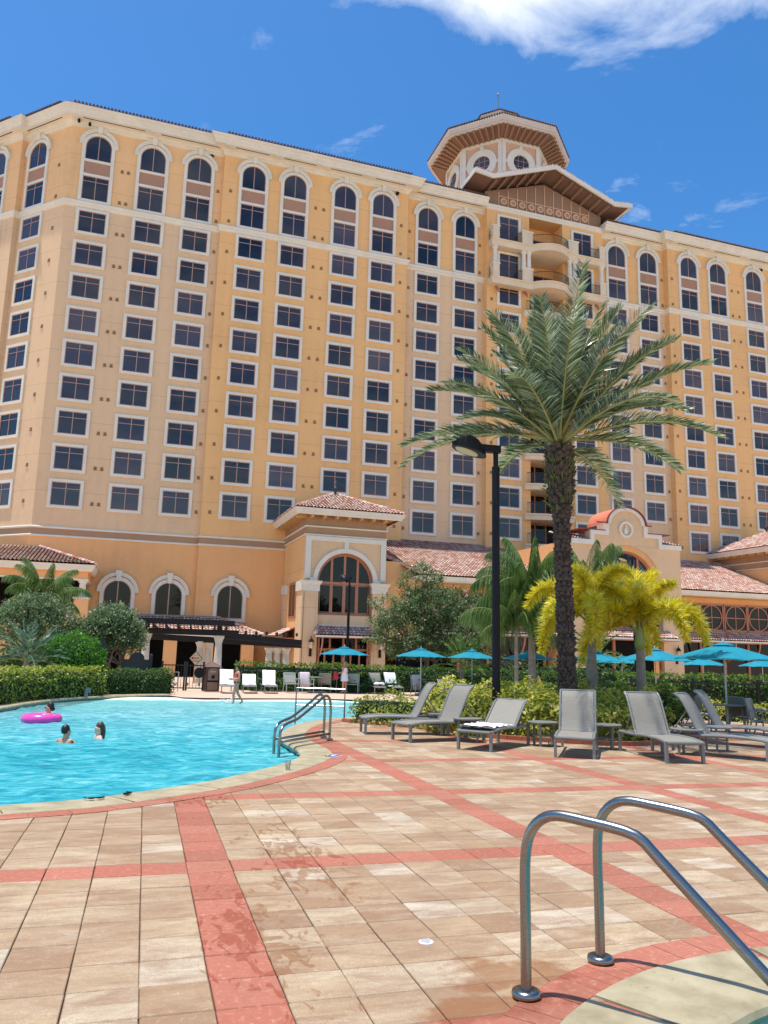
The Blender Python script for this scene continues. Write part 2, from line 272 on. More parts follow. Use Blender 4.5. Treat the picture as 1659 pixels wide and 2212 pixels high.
M['bikini_red'] = plain('coral_fabric', '#ee3d55', .7, .06, 8); M['bikini_black'] = plain('black_fabric', '#15151a', .7, .1, 8); M['dress'] = plain('white_dress', '#eee6e8', .9, .06, 8); M['float'] = plain('pink_vinyl', '#fb4fae', .25, .05, 2); M['float_white'] = plain('white_vinyl', '#f3eef2', .25, .05, 2)
M['bin'] = plain('brown_bin', '#6d5040', .55, .1, 4); M['bin_dark'] = plain('brown_bin_dark', '#54352a', .55, .1, 4); M['bin_panel'] = plain('bin_panel', '#84705c', .55, .08, 4); M['column'] = plain('pergola_column_white', '#d8d2c4', .8, .1, 1.4)
M['pergola'] = plain('pergola_dark_timber', '#1d1713', .7, .2, 5); M['green_board'] = plain('dark_green_board', '#1c2b2b', .6, .1); M['red'] = plain('red_plastic', '#c8283a', .4, .06); M['teal_bag'] = plain('teal_cloth', '#6fb3ac', .8, .08); M['yellow'] = plain('yellow_cloth', '#d8c94a', .8, .08)
M['sign'] = plain('sign_cream', '#ddd0aa', .6, .04); M['splash'] = plain('splash_white', '#f4fbfb', .3, .02)
def clear():
    k = NT('clear_plastic'); tr = k.n('ShaderNodeBsdfTransparent'); gl = k.n('ShaderNodeBsdfGlossy'); gl.inputs['Roughness'].default_value = .08; tr.inputs['Color'].default_value = (.9, .93, .94, 1)
    mx = k.n('ShaderNodeMixShader'); lw = k.n('ShaderNodeLayerWeight'); lw.inputs[0].default_value = .4; k.L.new(lw.outputs['Facing'], mx.inputs[0]); k.L.new(tr.outputs[0], mx.inputs[1]); k.L.new(gl.outputs[0], mx.inputs[2]); k.L.new(mx.outputs[0], k.out.inputs[0]); return k.m
M['clear'] = clear()

# ------------------------------------------------------------------ mesh helpers
class MB:
    def __init__(s): s.v = []; s.f = []; s.mi = []; s.cur = 0
    def add(s, vs, fs):
        o = len(s.v); s.v += [tuple(p) for p in vs]
        for f in fs: s.f.append(tuple(i+o for i in f)); s.mi.append(s.cur)
        return s
    def box(s, x0, x1, y0, y1, z0, z1):
        return s.add([(x0,y0,z0),(x1,y0,z0),(x1,y1,z0),(x0,y1,z0),(x0,y0,z1),(x1,y0,z1),(x1,y1,z1),(x0,y1,z1)],
                     [(0,3,2,1),(4,5,6,7),(0,1,5,4),(1,2,6,5),(2,3,7,6),(3,0,4,7)])
    def obox(s, p, q, w, h, up=(0, 0, 1)):          # a bar from p to q, w across and h high
        p, q = Vector(p), Vector(q); d = (q-p).normalized(); u = Vector(up); sd = d.cross(u)
        if sd.length < 1e-4: sd = d.cross(Vector((1, 0, 0)))
        sd.normalize(); u = sd.cross(d).normalized(); a, b = sd*w/2, u*h/2
        vs = [p-a-b, p+a-b, p+a+b, p-a+b, q-a-b, q+a-b, q+a+b, q-a+b]
        return s.add(vs, [(0,1,2,3),(7,6,5,4),(0,4,5,1),(1,5,6,2),(2,6,7,3),(3,7,4,0)])
    def tube(s, pts, r, n=8, cap=True):
        pts = [Vector(p) for p in pts]; rs = r if isinstance(r, (list, tuple)) else [r]*len(pts)
        o = len(s.v); ref = None
        for i, p in enumerate(pts):
            d = (pts[min(i+1, len(pts)-1)]-pts[max(i-1, 0)]).normalized()
            if ref is None: ref = d.orthogonal().normalized()
            ref = (ref-d*ref.dot(d)); ref = ref.normalized() if ref.length > 1e-5 else d.orthogonal().normalized(); bi = d.cross(ref)
            for k in range(n):
                a = 2*PI*k/n; s.v.append(tuple(p+rs[i]*(math.cos(a)*ref+math.sin(a)*bi)))
        for i in range(len(pts)-1):
            for k in range(n):
                s.f.append((o+i*n+k, o+i*n+(k+1)%n, o+(i+1)*n+(k+1)%n, o+(i+1)*n+k)); s.mi.append(s.cur)
        if cap:
            s.f.append(tuple(o+k for k in range(n))[::-1]); s.mi.append(s.cur); e = o+(len(pts)-1)*n; s.f.append(tuple(e+k for k in range(n))); s.mi.append(s.cur)
        return s
    def lathe(s, prof, n=16, c=(0, 0, 0), sx=1., sy=1.):
        o = len(s.v)
        for r, z in prof:
            for k in range(n): a = 2*PI*k/n; s.v.append((c[0]+sx*r*math.cos(a), c[1]+sy*r*math.sin(a), c[2]+z))
        for i in range(len(prof)-1):
            for k in range(n): s.f.append((o+i*n+k, o+i*n+(k+1)%n, o+(i+1)*n+(k+1)%n, o+(i+1)*n+k)); s.mi.append(s.cur)
        s.f.append(tuple(o+k for k in range(n))[::-1]); s.mi.append(s.cur)
        e = o+(len(prof)-1)*n; s.f.append(tuple(e+k for k in range(n))); s.mi.append(s.cur); return s
    def sphere(s, c, r, n=10, m=7):
        prof = [(math.sin(PI*(i+.001)/m*.9999), -math.cos(PI*i/m)) for i in range(m+1)]; rx, ry, rz = r if isinstance(r, tuple) else (r, r, r)
        return s.lathe([(max(.02, a), b*rz) for a, b in prof], n, c, rx, ry)
    def prism(s, poly, y0, y1):                      # polygon in x,z pushed from y0 to y1
        n = len(poly); vs = [(x, y0, z) for x, z in poly]+[(x, y1, z) for x, z in poly]
        return s.add(vs, [tuple(range(n)), tuple(range(2*n-1, n-1, -1))]+[(i, i+n, (i+1)%n+n, (i+1)%n) for i in range(n)])
    def ring(s, cx, cz, r0, r1, y0, y1, a0=0., a1=PI, n=18, sq=1.):   # arch band in x,z
        vs = []; fs = []
        for i in range(n+1):
            a = a0+(a1-a0)*i/n; c, d = math.cos(a), math.sin(a)*sq
            vs += [(cx+r0*c, y0, cz+r0*d), (cx+r1*c, y0, cz+r1*d), (cx+r1*c, y1, cz+r1*d), (cx+r0*c, y1, cz+r0*d)]
        for i in range(n):
            b = 4*i; fs += [(b,b+1,b+5,b+4), (b+1,b+2,b+6,b+5), (b+2,b+3,b+7,b+6), (b+3,b,b+4,b+7)]
        fs += [(3,2,1,0), (4*n,4*n+1,4*n+2,4*n+3)]; return s.add(vs, fs)
    def halfdisc(s, cx, cz, r, y, n=18, a0=0., a1=PI):
        vs = [(cx, y, cz)]+[(cx+r*math.cos(a0+(a1-a0)*i/n), y, cz+r*math.sin(a0+(a1-a0)*i/n)) for i in range(n+1)]
        return s.add(vs, [(0, i+2, i+1) for i in range(n)])
    def sweep(s, prof, path, closed=False):          # profile (out, z) run along a plan path, out = to the right of travel
        P = [Vector((p[0], p[1])) for p in path]; n = len(P); m = len(prof); o = len(s.v)
        for i in range(n):
            def nrm(a, b): d = (b-a).normalized(); return Vector((d.y, -d.x))
            if closed: n0, n1 = nrm(P[i-1], P[i]), nrm(P[i], P[(i+1)%n])
            else: n0 = nrm(P[max(i-1, 0)], P[max(i-1, 0)+1]); n1 = nrm(P[min(i, n-2)], P[min(i, n-2)+1])
            b = n0+n1; b = b*(2/b.length_squared) if b.length > 1e-4 else n0
            for q, z in prof: s.v.append((P[i].x+b.x*q, P[i].y+b.y*q, z))
        for i in range(n if closed else n-1):
            for j in range(m-1):
                a, b2 = o+i*m+j, o+((i+1)%n)*m+j; s.f.append((a, b2, b2+1, a+1)); s.mi.append(s.cur)
        if not closed:
            s.f.append(tuple(o+j for j in range(m))); s.mi.append(s.cur); e = o+(n-1)*m; s.f.append(tuple(e+j for j in range(m))[::-1]); s.mi.append(s.cur)
        return s
    def build(s, name, mats, parent=None, off=(0, 0, 0), smooth=False, kind=None):
        me = bpy.data.meshes.new(name); v = np.array(s.v, dtype=float).reshape(-1, 3)-np.array(off, dtype=float)
        me.from_pydata(v.tolist(), [], s.f)
        mats = mats if isinstance(mats, (list, tuple)) else [mats]
        for m in mats: me.materials.append(M[m] if isinstance(m, str) else m)
        if len(mats) > 1: me.polygons.foreach_set('material_index', s.mi)
        if smooth: me.polygons.foreach_set('use_smooth', [True]*len(me.polygons))
        me.update(); return link(name, me, parent, kind=kind)
def link(name, me, parent=None, loc=None, rot=None, kind=None):
    o = bpy.data.objects.new(name, me); COL.objects.link(o)
    if parent is not None: o.parent = parent
    if loc is not None: o.location = loc
    if rot is not None: o.rotation_euler = rot
    if kind: o['kind'] = kind
    return o
def tag(o, label, cat, group=None):
    o['label'] = label; o['category'] = cat
    if group: o['group'] = group
    return o
def thing(name, label, cat, loc=(0, 0, 0), rz=0., group=None, frame=None):
    o = bpy.data.objects.new(name, None); COL.objects.link(o); o.empty_display_size = .3; tag(o, label, cat, group)
    o.matrix_world = (frame if frame else Matrix()) @ Matrix.Translation(loc) @ Matrix.Rotation(rz, 4, 'Z'); return o
def dup(root, label, loc=None, rz=None, group=None):
    def rec(o, par):
        c = o.copy(); COL.objects.link(c); c.parent = par
        for ch in o.children: rec(ch, c)
        return c
    r = rec(root, None); r['label'] = label
    if group: r['group'] = group
    if loc is not None: r.matrix_world = Matrix.Translation(loc) @ Matrix.Rotation(rz or 0., 4, 'Z')
    return r
def catmull(P, step=.3, closed=False):
    P = [Vector(p) for p in P]; n = len(P); out = []
    for i in range(n if closed else n-1):
        p0 = P[(i-1) % n] if closed or i else P[i]; p1, p2 = P[i], P[(i+1) % n]; p3 = P[(i+2) % n] if closed or i+2 < n else p2
        k = max(1, int((p2-p1).length/step))
        for j in range(k):
            t = j/k; out.append(.5*((2*p1)+(-p0+p2)*t+(2*p0-5*p1+4*p2-p3)*t*t+(-p0+3*p1-3*p2+p3)*t**3))
    if not closed: out.append(P[-1])
    return out
def inside(p, poly):
    x, y = p[0], p[1]; r = False; j = len(poly)-1
    for i in range(len(poly)):
        xi, yi = poly[i][0], poly[i][1]; xj, yj = poly[j][0], poly[j][1]
        if (yi > y) != (yj > y) and x < (xj-xi)*(y-yi)/(yj-yi)+xi: r = not r
        j = i
    return r
def in_view(p, mg=.06):
    d = A_DECK.transposed() @ (Vector(p)-EYE)
    if d.z > -.2: return False
    return abs(d.x/-d.z) < 829.5/1662*(1+mg) and abs(d.y/-d.z) < 1106/1662*(1+mg)

# ------------------------------------------------------------------ ground, pool, spa, paving
class Path:
    def __init__(s, pts):
        s.p = [Vector((p[0], p[1])) for p in pts]; s.c = [0.]
        for a, b in zip(s.p, s.p[1:]): s.c.append(s.c[-1]+(b-a).length)
        s.len = s.c[-1]
    def at(s, d):
        d = min(max(d, 0), s.len-1e-6); i = int(np.searchsorted(s.c, d, 'right'))-1; i = min(i, len(s.p)-2)
        return s.p[i].lerp(s.p[i+1], (d-s.c[i])/max(1e-9, s.c[i+1]-s.c[i]))
    def tan(s, d): return (s.at(d+.08)-s.at(d-.08)).normalized()
    def out(s, d, o): t = s.tan(d); return s.at(d)+Vector((t.y, -t.x))*o
    def sub(s, a, b, n): return [s.at(a+(b-a)*i/n) for i in range(n+1)]
pool_near = [(-14, 9.6), (-9, 8.7), (-5, 8.5), (-2.6, 8.72), (-1.06, 9.09), (-.4, 9.26), (.22, 9.63), (1.1, 10.31), (1.94, 11.27), (2.48, 12.02), (2.83, 12.66), (3.0, 13.2), (3.08, 13.9), (3.08, 14.8), (3.14, 15.9), (3.4, 17.), (3.85, 18.26), (4.36, 19.35), (4.92, 20.2), (5.6, 20.95), (6.6, 21.6), (8., 22.5), (9.4, 23.9), (10.2, 26.), (10.3, 28.6), (9.8, 31.)]
pool_far = [(1.95, 33.2), (.8, 32.7), (-.43, 31.6), (-1.86, 29.5), (-2.65, 27.), (-3.15, 24.5), (-3.9, 22.), (-5.4, 19.9), (-8.5, 18.6), (-14., 18.)]
near_p, far_p = Path(catmull([(*p, 0) for p in pool_near], .25)), Path(catmull([(*p, 0) for p in pool_far], .25))
beach = [Vector(p) for p in ((9.7, 31.3), (8.2, 31.95), (6.45, 31.95), (4.7, 31.7), (3.1, 31.6), (2.3, 31.9))]
POOL = near_p.p+beach+far_p.p
SPA_C = Vector((3.5, 1.38))
def spa_path(r): return Path([(SPA_C.x+r*math.cos(a), SPA_C.y+r*math.sin(a)) for a in np.linspace(0, 2*PI, 97)])
spa_p = spa_path(1.94); SPA = spa_p.p[:-1]
BED_F = [(5.5, 19.75), (5.85, 19.2), (6.35, 18.75), (7.1, 17.4), (7.42, 16.5), (7.55, 15.6), (7.95, 15.1), (8.6, 14.55), (9.26, 14.05), (9.8, 13.85), (10.5, 13.9), (11.1, 14.3), (12.2, 15.4), (13.2, 16.7)]
bed_front = Path(catmull([(*p, 0) for p in BED_F], .2))
BED = bed_front.p+[Vector(p) for p in ((13.6, 18.6), (12.6, 20.8), (10.6, 21.9), (8.6, 21.4), (6.9, 20.6))]
def sheet(name, outer, holes, z, mat, kind='structure'):
    loops = [[Vector((p[0], p[1], z)) for p in l] for l in [outer]+holes]; vs = [p for l in loops for p in l]
    o = MB(); o.add(vs, [tuple(t) for t in geometry.tessellate_polygon(loops)]); ob = o.build(name, mat); ob['kind'] = kind; return ob
def grow(poly, d):
    n = len(poly); out = []
    for i in range(n):
        a, b, c = Vector(poly[i-1]), Vector(poly[i]), Vector(poly[(i+1) % n]); t = (c-a).normalized(); out.append(b+Vector((t.y, -t.x))*d)
    return out
ground = sheet('ground', [(-700, -300), (700, -300), (700, 900), (-700, 900)], [grow(POOL, .03), grow(SPA, .05)], -.034, 'deck_far')
deck = sheet('pool_deck', [(-8.8, -3.2), (22, -3.2), (22, 24.2)]+[p for p in grow(near_p.p, .2) if p.y < 24.1 and p.x > -8.75][::-1], [grow(SPA, .2)], -.02, 'sheet')

def cell_ab(i, j): return GA+i*MOD, GB+j*MOD
cells = []
for i in range(-24, 62):
    for j in range(-26, 52):
        a, b = cell_ab(i+.5, j+.5); x, y = ab_grid(a, b)
        if not (-5.5 < x < 19.5 and -1.5 < y < 22.6): continue
        cor = [ab_grid(a+sx*.16, b+sy*.16) for sx in (-1, 1) for sy in (-1, 1)]
        if any(inside(c, POOL) for c in cor) or any((Vector(c)-SPA_C).length < 2.0 for c in cor) or all(inside(c, BED) for c in cor): continue
        if x < 3.3 and y > 16: continue
        cells.append((i, j, x, y, (i % 9 == 0) or (j % 9 == 0)))
def paver_mesh(name, mat):
    m = MB(); h0, h1 = .1618, .1575
    vs = [(sx*h, sy*h, z) for h, z in ((h0, -.03), (h0, -.005), (h1, 0)) for sx, sy in ((-1, -1), (1, -1), (1, 1), (-1, 1))]
    m.add(vs, [(a+k, a+(k+1) % 4, a+4+(k+1) % 4, a+4+k) for a in (0, 4) for k in range(4)]+[(8, 9, 10, 11)])
    me = bpy.data.meshes.new(name); me.from_pydata(m.v, [], m.f); me.materials.append(M[mat]); return me
pm, pr = paver_mesh('paver', 'paver'), paver_mesh('red_paver', 'paver_red')
seen = sorted((c for c in cells if in_view((c[2], c[3], 0), .03)), key=lambda c: c[2]**2+c[3]**2)
first = set((c[0], c[1]) for c in seen[:298])
for c in seen[:298]:
    z = rnd.uniform(-.0025, .001)
    link('red_paver' if c[4] else 'paver', pr if c[4] else pm, deck, (c[2]+rnd.gauss(0, .0012), c[3]+rnd.gauss(0, .0012), z), (rnd.gauss(0, .003), rnd.gauss(0, .003), -TH+rnd.gauss(0, .004)))
rest = MB()
for i, j, x, y, red in cells:
    if (i, j) in first: continue
    rest.cur = 1 if red else 0; z = rnd.uniform(-.003, .001); t = -TH+rnd.gauss(0, .004); ct, st = math.cos(t), math.sin(t)
    vs = []
    for h, zz in ((.1632, -.007), (.1585, 0)):
        for sx, sy in ((-1, -1), (1, -1), (1, 1), (-1, 1)): vs.append((x+sx*h*ct-sy*h*st, y+sx*h*st+sy*h*ct, z+zz))
    rest.add(vs, [(0, 1, 5, 4), (1, 2, 6, 5), (2, 3, 7, 6), (3, 0, 4, 7), (4, 5, 6, 7)])
rest.build('pavers', ['paver', 'paver_red'], deck, kind='stuff')

# soldier course of red bricks beside both copings, and the coping stones
def brick(path, d0, d1, o0, o1, z0, z1, name, mat, parent, n=2):
    m = MB(); a = [path.out(d0+(d1-d0)*i/n, o0) for i in range(n+1)]; b = [path.out(d0+(d1-d0)*i/n, o1) for i in range(n+1)]
    for i in range(n):
        q = [a[i], a[i+1], b[i+1], b[i]]; vs = [(p.x, p.y, z0) for p in q]+[(p.x, p.y, z1) for p in q]
        fs = [(7, 6, 5, 4), (3, 7, 4, 0) if i == 0 else None, (1, 5, 6, 2) if i == n-1 else None, (0, 4, 5, 1), (2, 6, 7, 3)]
        m.add(vs, [f for f in fs if f])
    c = path.out((d0+d1)/2, (o0+o1)/2); o = m.build(name, mat, parent, (c.x, c.y, 0)); o.location = (c.x, c.y, 0); return o
d = 8.
while d < near_p.len-8:
    if near_p.at(d).y > 20.6 and near_p.at(d).x > 4: break
    brick(near_p, d+.003, d+.327, .495, .745, -.03, .005+rnd.uniform(-.001, .001), 'brick', 'paver_red', deck); d += .33
spa_s = spa_path(1.94)
for k in range(64):
    a0 = math.radians(18)+k*.0425
    brick(spa_s, 1.94*a0+.0012, 1.94*(a0+.0425)-.0012, .53, .765, -.03, .005+rnd.uniform(-.0015, .001), 'brick', 'paver_red', deck, 1)
nose = [(.0, -.075), (-.035, -.06), (-.045, -.03), (-.03, -.004), (.0, .009), (.03, .012), (.49, .012), (.5, .006), (.5, -.03)]
pool = bpy.data.objects.new('swimming_pool', None); COL.objects.link(pool); pool['kind'] = 'structure'
spa = bpy.data.objects.new('spa_pool', None); COL.objects.link(spa); spa['kind'] = 'structure'
def copings(path, d0, d1, L, parent, width=.5):
    d = d0
    while d < d1-.2:
        e = min(d+L, d1); m = MB(); pr_ = [(q if q < .4 else q-.5+width, z) for q, z in nose]
        m.sweep(pr_, [(p.x, p.y) for p in path.sub(d+.003, e-.003, 5)]); c = path.at((d+e)/2)
        o = m.build('coping_stone', 'coping', parent, (c.x, c.y, 0), smooth=False); o.location = (c.x, c.y, 0); d = e
copings(near_p, 5, near_p.len, 1.15, pool); copings(far_p, 0, far_p.len-3, 1.3, pool, .55)
copings(spa_s, 0, spa_s.len, 1.02, spa, .53)
for path, par, zb in ((near_p, pool, -1.5), (far_p, pool, -1.5), (spa_s, spa, -1.2)):
    pts = [(p.x, p.y) for p in path.sub(0, path.len, int(path.len/.4))]
    MB().sweep([(.012, -.28), (.012, zb)], pts).build('pool_wall', 'plaster', par)
    MB().sweep([(.0, -.05), (.0, -.3)], pts).build('tile_band', 'grout' if par is spa else 'pooltile', par)
for k in range(26):     # waterline tiles of the spa
    a0 = math.radians(30)+k*.0815; brick(spa_s, 1.94*a0+.002, 1.94*(a0+.0815)-.002, -.008, .03, -.235, -.08, 'tile', 'pooltile', spa, 1)
for k in range(7):      # blue marker tiles at the beach end of the far wall
    brick(far_p, .05+k*.28, .05+k*.28+.26, -.01, .02, -.2, -.06, 'tile', 'bluetile', pool, 1)
# floor sloping down from the beach, and the rippled surface
fl = MB(); nx, ny = 12, 60
for j in range(ny+1):
    y = 8.+24.6*j/ny; z = -min(1.35, .075+max(0, 31.95-y)*.085)
    for i in range(nx+1): fl.v.append((-14.2+25.*i/nx, y, z))
fl.f = [(j*(nx+1)+i, j*(nx+1)+i+1, (j+1)*(nx+1)+i+1, (j+1)*(nx+1)+i) for j in range(ny) for i in range(nx)]; fl.mi = [0]*len(fl.f)
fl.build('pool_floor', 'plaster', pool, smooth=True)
MB().add([(1.3, -.9, -1.15), (5.7, -.9, -1.15), (5.7, 3.5, -1.15), (1.3, 3.5, -1.15)], [(0, 1, 2, 3)]).build('pool_floor', 'plaster', spa)
def wave(x, y, a=1.):
    v = Vector((x*1.1, y*2.0, 3.1)); w = noise.noise(v*1.15)*.03+noise.noise(v*2.7)*.018+noise.noise(v*6.)*.005
    return w*a
def water_sheet(name, x0, x1, y0, y1, z, st, parent_kind, amp=1.):
    nx, ny = int((x1-x0)/st), int((y1-y0)/st); m = MB()
    for j in range(ny+1):
        for i in range(nx+1):
            x, y = x0+(x1-x0)*i/nx, y0+(y1-y0)*j/ny; m.v.append((x, y, z+wave(x, y, amp*(1 if y < 27 else max(.35, 1-(y-27)*.15)))))
    m.f = [(j*(nx+1)+i, j*(nx+1)+i+1, (j+1)*(nx+1)+i+1, (j+1)*(nx+1)+i) for j in range(ny) for i in range(nx)]; m.mi = [0]*len(m.f)
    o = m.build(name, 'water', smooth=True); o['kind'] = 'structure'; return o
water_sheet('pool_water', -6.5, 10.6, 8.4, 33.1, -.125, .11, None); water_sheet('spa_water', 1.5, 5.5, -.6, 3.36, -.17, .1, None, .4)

# planting bed with its brick kerb
bed = thing('planting_bed', 'curved planting bed of dark mulch with a red brick kerb around the tall date palm', 'planting bed', (9.5, 17, 0))
sl = MB(); sl.add([(p.x, p.y, .03) for p in BED], [tuple(range(len(BED)))]); sl.build('soil', 'soil', bed, (9.5, 17, 0))
d = 0.
while d < bed_front.len-.3:
    o = brick(bed_front, d+.004, d+.306, -.09, .03, -.01, .085+rnd.uniform(-.006, .004), 'kerb_brick', 'paver_red', bed, 1); o.location = (o.location.x-9.5, o.location.y-17, 0); d += .31

# ------------------------------------------------------------------ the hotel (built level, in its own axes, then set in place)
HB = (38.85, 66.0, -2.)
hotel = thing('hotel_building', 'long golden hotel tower with arched top windows, white cornice and an octagonal rotunda', 'hotel', HB, frame=HOTEL)
def hp(mb, name, mat, parent=None, smooth=False, kind=None): return mb.build(name, mat, parent or hotel, HB if (parent is None or parent is hotel) else (0, 0, 0), smooth, kind)
def hz(mb, name, mat, root, base, **k): return mb.build(name, mat, root, base, **k)
YL, Y2, Y3, YC, Y5, Y6 = 66.8, 66.3, 67.0, 66.25, 66.6, 65.9
ZTOP = 45.95
blocks = [('L', -7.8, 5.34, YL, 'tan', 'peach'), ('B2', 5.34, 23.4, Y2, 'gold', 'gold'), ('B3', 23.4, 32., Y3, 'tan', 'gold'), ('B5', 45.7, 53.9, Y5, 'tan', 'gold'), ('B6', 53.9, 74., Y6, 'gold', 'gold')]
for nm, x0, x1, y, lo, up in blocks:
    hp(MB().box(x0, x1, y, 84, -4, 9.7), 'lower_wall', 'orange'); hp(MB().box(x0, x1, y, 84, 9.7, 38.3), 'wall', lo); hp(MB().box(x0, x1, y, 84, 38.3, ZTOP), 'upper_wall', up)
def chamfer(d, off=0.):      # a point d metres along the left 45 degree face, off metres out of it
    return (-7.8-d*.7071-off*.7071, 66.8+d*.7071-off*.7071)
for d0, d1, off in ((0., 5.8, 0.), (5.8, 26., .5)):
    a, b = chamfer(d0, off), chamfer(d1, off); c, e = chamfer(d1, -14.), chamfer(d0, -14.)
    for n_, m_, z0, z1 in (('lower_wall', 'orange', -4, 9.7), ('wall', 'tan', 9.7, 38.3), ('upper_wall', 'peach', 38.3, ZTOP)):
        p = [a, b, c, e]; m = MB(); m.add([(q[0], q[1], z0) for q in p]+[(q[0], q[1], z1) for q in p], [(0, 4, 5, 1), (1, 5, 6, 2), (2, 6, 7, 3), (3, 7, 4, 0), (4, 7, 6, 5)]); hp(m, n_, m_)
p_left = [chamfer(26, .5), chamfer(5.8, .5), chamfer(5.8), (-7.8, YL), (5.34, YL), (5.34, Y2), (23.4, Y2), (23.4, Y3), (32., Y3)]
p_right = [(45.7, Y5), (53.9, Y5), (53.9, Y6), (74., Y6)]
corn = [(0, 45.62), (.1, 45.66), (.13, 45.86), (.26, 45.92), (.3, 46.06), (.42, 46.1), (1.02, 46.12), (1.04, 46.36), (1.14, 46.42), (1.18, 46.66), (1.32, 46.72), (1.36, 46.92), (1.0, 46.98), (0, 47.0)]
belt = [(0, 38.05), (.08, 38.08), (.12, 38.28), (.22, 38.34), (.26, 38.56), (.2, 38.62), (0, 38.66)]
tr1 = [(0, 9.93), (.1, 9.95), (.13, 10.06), (.08, 10.12), (0, 10.13)]; tr2 = [(0, 9.26), (.1, 9.28), (.13, 9.38), (.08, 9.44), (0, 9.45)]
for P in (p_left, p_right):
    hp(MB().sweep(corn, P), 'cornice', 'white'); hp(MB().sweep(belt, P), 'belt_course', 'white')
    hp(MB().sweep(tr1, P), 'moulding', 'white'); hp(MB().sweep(tr2, P), 'moulding', 'white'); hp(MB().sweep([(0, 9.44), (.035, 9.45), (.035, 9.94), (0, 9.95)], P), 'brown_band', 'brownband')
    # soffit slots, eave tiles and the roof slope behind
    so, ti = MB(), MB(); pa = Path(P)
    for a, b in zip(P, P[1:]):
        a, b = Vector(a), Vector(b); L = (b-a).length
        if L < 1: continue
        t = (b-a)/L; nn = Vector((t.y, -t.x)); k = max(1, int(L/4.4)); st = L/k
        for i in range(k):
            q0, q1 = a+t*(i*st+.55)+nn*.72, a+t*((i+1)*st-.55)+nn*.72; so.obox((q0.x, q0.y, 46.108), (q1.x, q1.y, 46.108), .07, .03)
            q = a+t*(i*st)+nn*.72; so.cur = 1; so.obox((q.x, q.y, 46.09), (q.x+t.x*.85, q.y+t.y*.85, 46.09), .5, .07); so.cur = 0
        for i in range(int(L/.3)):
            c0 = a+t*(.15+i*.3)+nn*1.42; c1 = c0-nn*.9; ti.tube([(c0.x, c0.y, 47.03), (c1.x, c1.y, 47.3)], .115, 6)
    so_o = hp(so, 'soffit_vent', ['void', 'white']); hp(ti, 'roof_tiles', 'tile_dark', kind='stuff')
    rf = [(1.3, 47.), (0, 47.35), (-6, 49.2)]; hp(MB().sweep(rf, P), 'roof', 'tilebed')

def rect_window():
    w = MB(); W, H, o, d = 1.1, 1.93, .25, .13
    w.box(-W-o, W+o, -d, .02, -.24, 0); w.box(-W-o, W+o, -d, .02, H, H+.24); w.box(-W-o, -W, -d, .02, 0, H); w.box(W, W+o, -d, .02, 0, H)
    f = MB(); y0, y1 = -.07, -.012
    f.box(-W, W, y0, y1, 0, .07); f.box(-W, W, y0, y1, H-.06, H); f.box(-W, -W+.06, y0, y1, .07, H-.06); f.box(W-.06, W, y0, y1, .07, H-.06); f.box(-.035, .035, y0, y1, .07, H-.06)
    f.box(-W+.06, -.035, y0+.006, y1, 1.38, 1.435); f.box(.035, W-.06, y0+.006, y1, 1.38, 1.435)
    g = MB().box(-W, W, -.03, 0, 0, H); return w, f, g
def mesh_of(mb, name, mats):
    o = mb.build(name, mats); me = o.data; bpy.data.objects.remove(o); return me
w, f, g = rect_window(); ME_W, ME_F, ME_G = mesh_of(w, 'window', 'white'), mesh_of(f, 'window_frame', 'bronze'), mesh_of(g, 'pane', 'glass')
def arch_window():
    w = MB(); z0, zc, ri, ro, d = 38.68, 43.95, 1.08, 1.36, .14
    w.box(-ro, -ri, -d, .02, z0, zc); w.box(ri, ro, -d, .02, z0, zc); w.box(-ri, ri, -d+.01, .02, z0, z0+.2); w.ring(0, zc, ri, ro, -d, .02)
    w.box(-ri, ri, -d+.01, .02, 41.08, 41.32); w.box(-ri, ri, -d+.01, .02, 42.46, 42.68)
    w.ring(0, zc+.08, ro-.02, 1.52, -.2, .02); w.ring(0, zc+.08, 1.5, 1.62, -.26, .02); w.prism([(-.17, 45.2), (.17, 45.2), (.23, 45.88), (-.23, 45.88)], -.34, .02)
    s = MB().box(-ri, ri, -.05, .01, 41.32, 42.46)
    f = MB(); y0, y1 = -.08, -.02
    for a, b in ((z0+.2, 41.08),):
        f.box(-ri, ri, y0, y1, a, a+.06); f.box(-ri, ri, y0, y1, b-.06, b); f.box(-ri, -ri+.06, y0, y1, a, b); f.box(ri-.06, ri, y0, y1, a, b); f.box(-.035, .035, y0-.004, y1, a, b); f.box(-ri, ri, y0+.006, y1, b-.5, b-.445)
    f1 = f; f = MB(); f.box(-.035, .035, y0, y1, 42.68, zc+ri-.03); f.box(-ri, ri, y0, y1, 42.68, 42.74); f.ring(0, zc, ri-.06, ri, y0, y1)
    f.box(-ri, -ri+.06, y0, y1, 42.74, zc); f.box(ri-.06, ri, y0, y1, 42.74, zc)
    g1 = MB().box(-ri, ri, -.035, 0, z0+.2, 41.08); g2 = MB().box(-ri, ri, -.035, 0, 42.68, zc).halfdisc(0, zc, ri, -.035)
    return w, s, f1, f, g1, g2
AW = [mesh_of(m_, n_, t_) for m_, n_, t_ in zip(arch_window(), ('arched_window', 'spandrel', 'window_frame', 'window_frame', 'pane', 'pane'), ('white', 'spandrel', 'bronze', 'bronze', 'glass', 'glass'))]
def put_window(x, y, z, rz=0.):
    o = link('window', ME_W, hotel, (x-HB[0], y-HB[1], z-HB[2]), (0, 0, rz)); link('window_frame', ME_F, o); p = link('pane', ME_G, o); p.rotation_euler = (rnd.gauss(0, .004), 0, rnd.gauss(0, .006))
def put_arch(x, y, rz=0.):
    o = link('arched_window', AW[0], hotel, (x-HB[0], y-HB[1], -HB[2]), (0, 0, rz))
    for me in AW[1:]: link(me.name.split('.')[0], me, o)
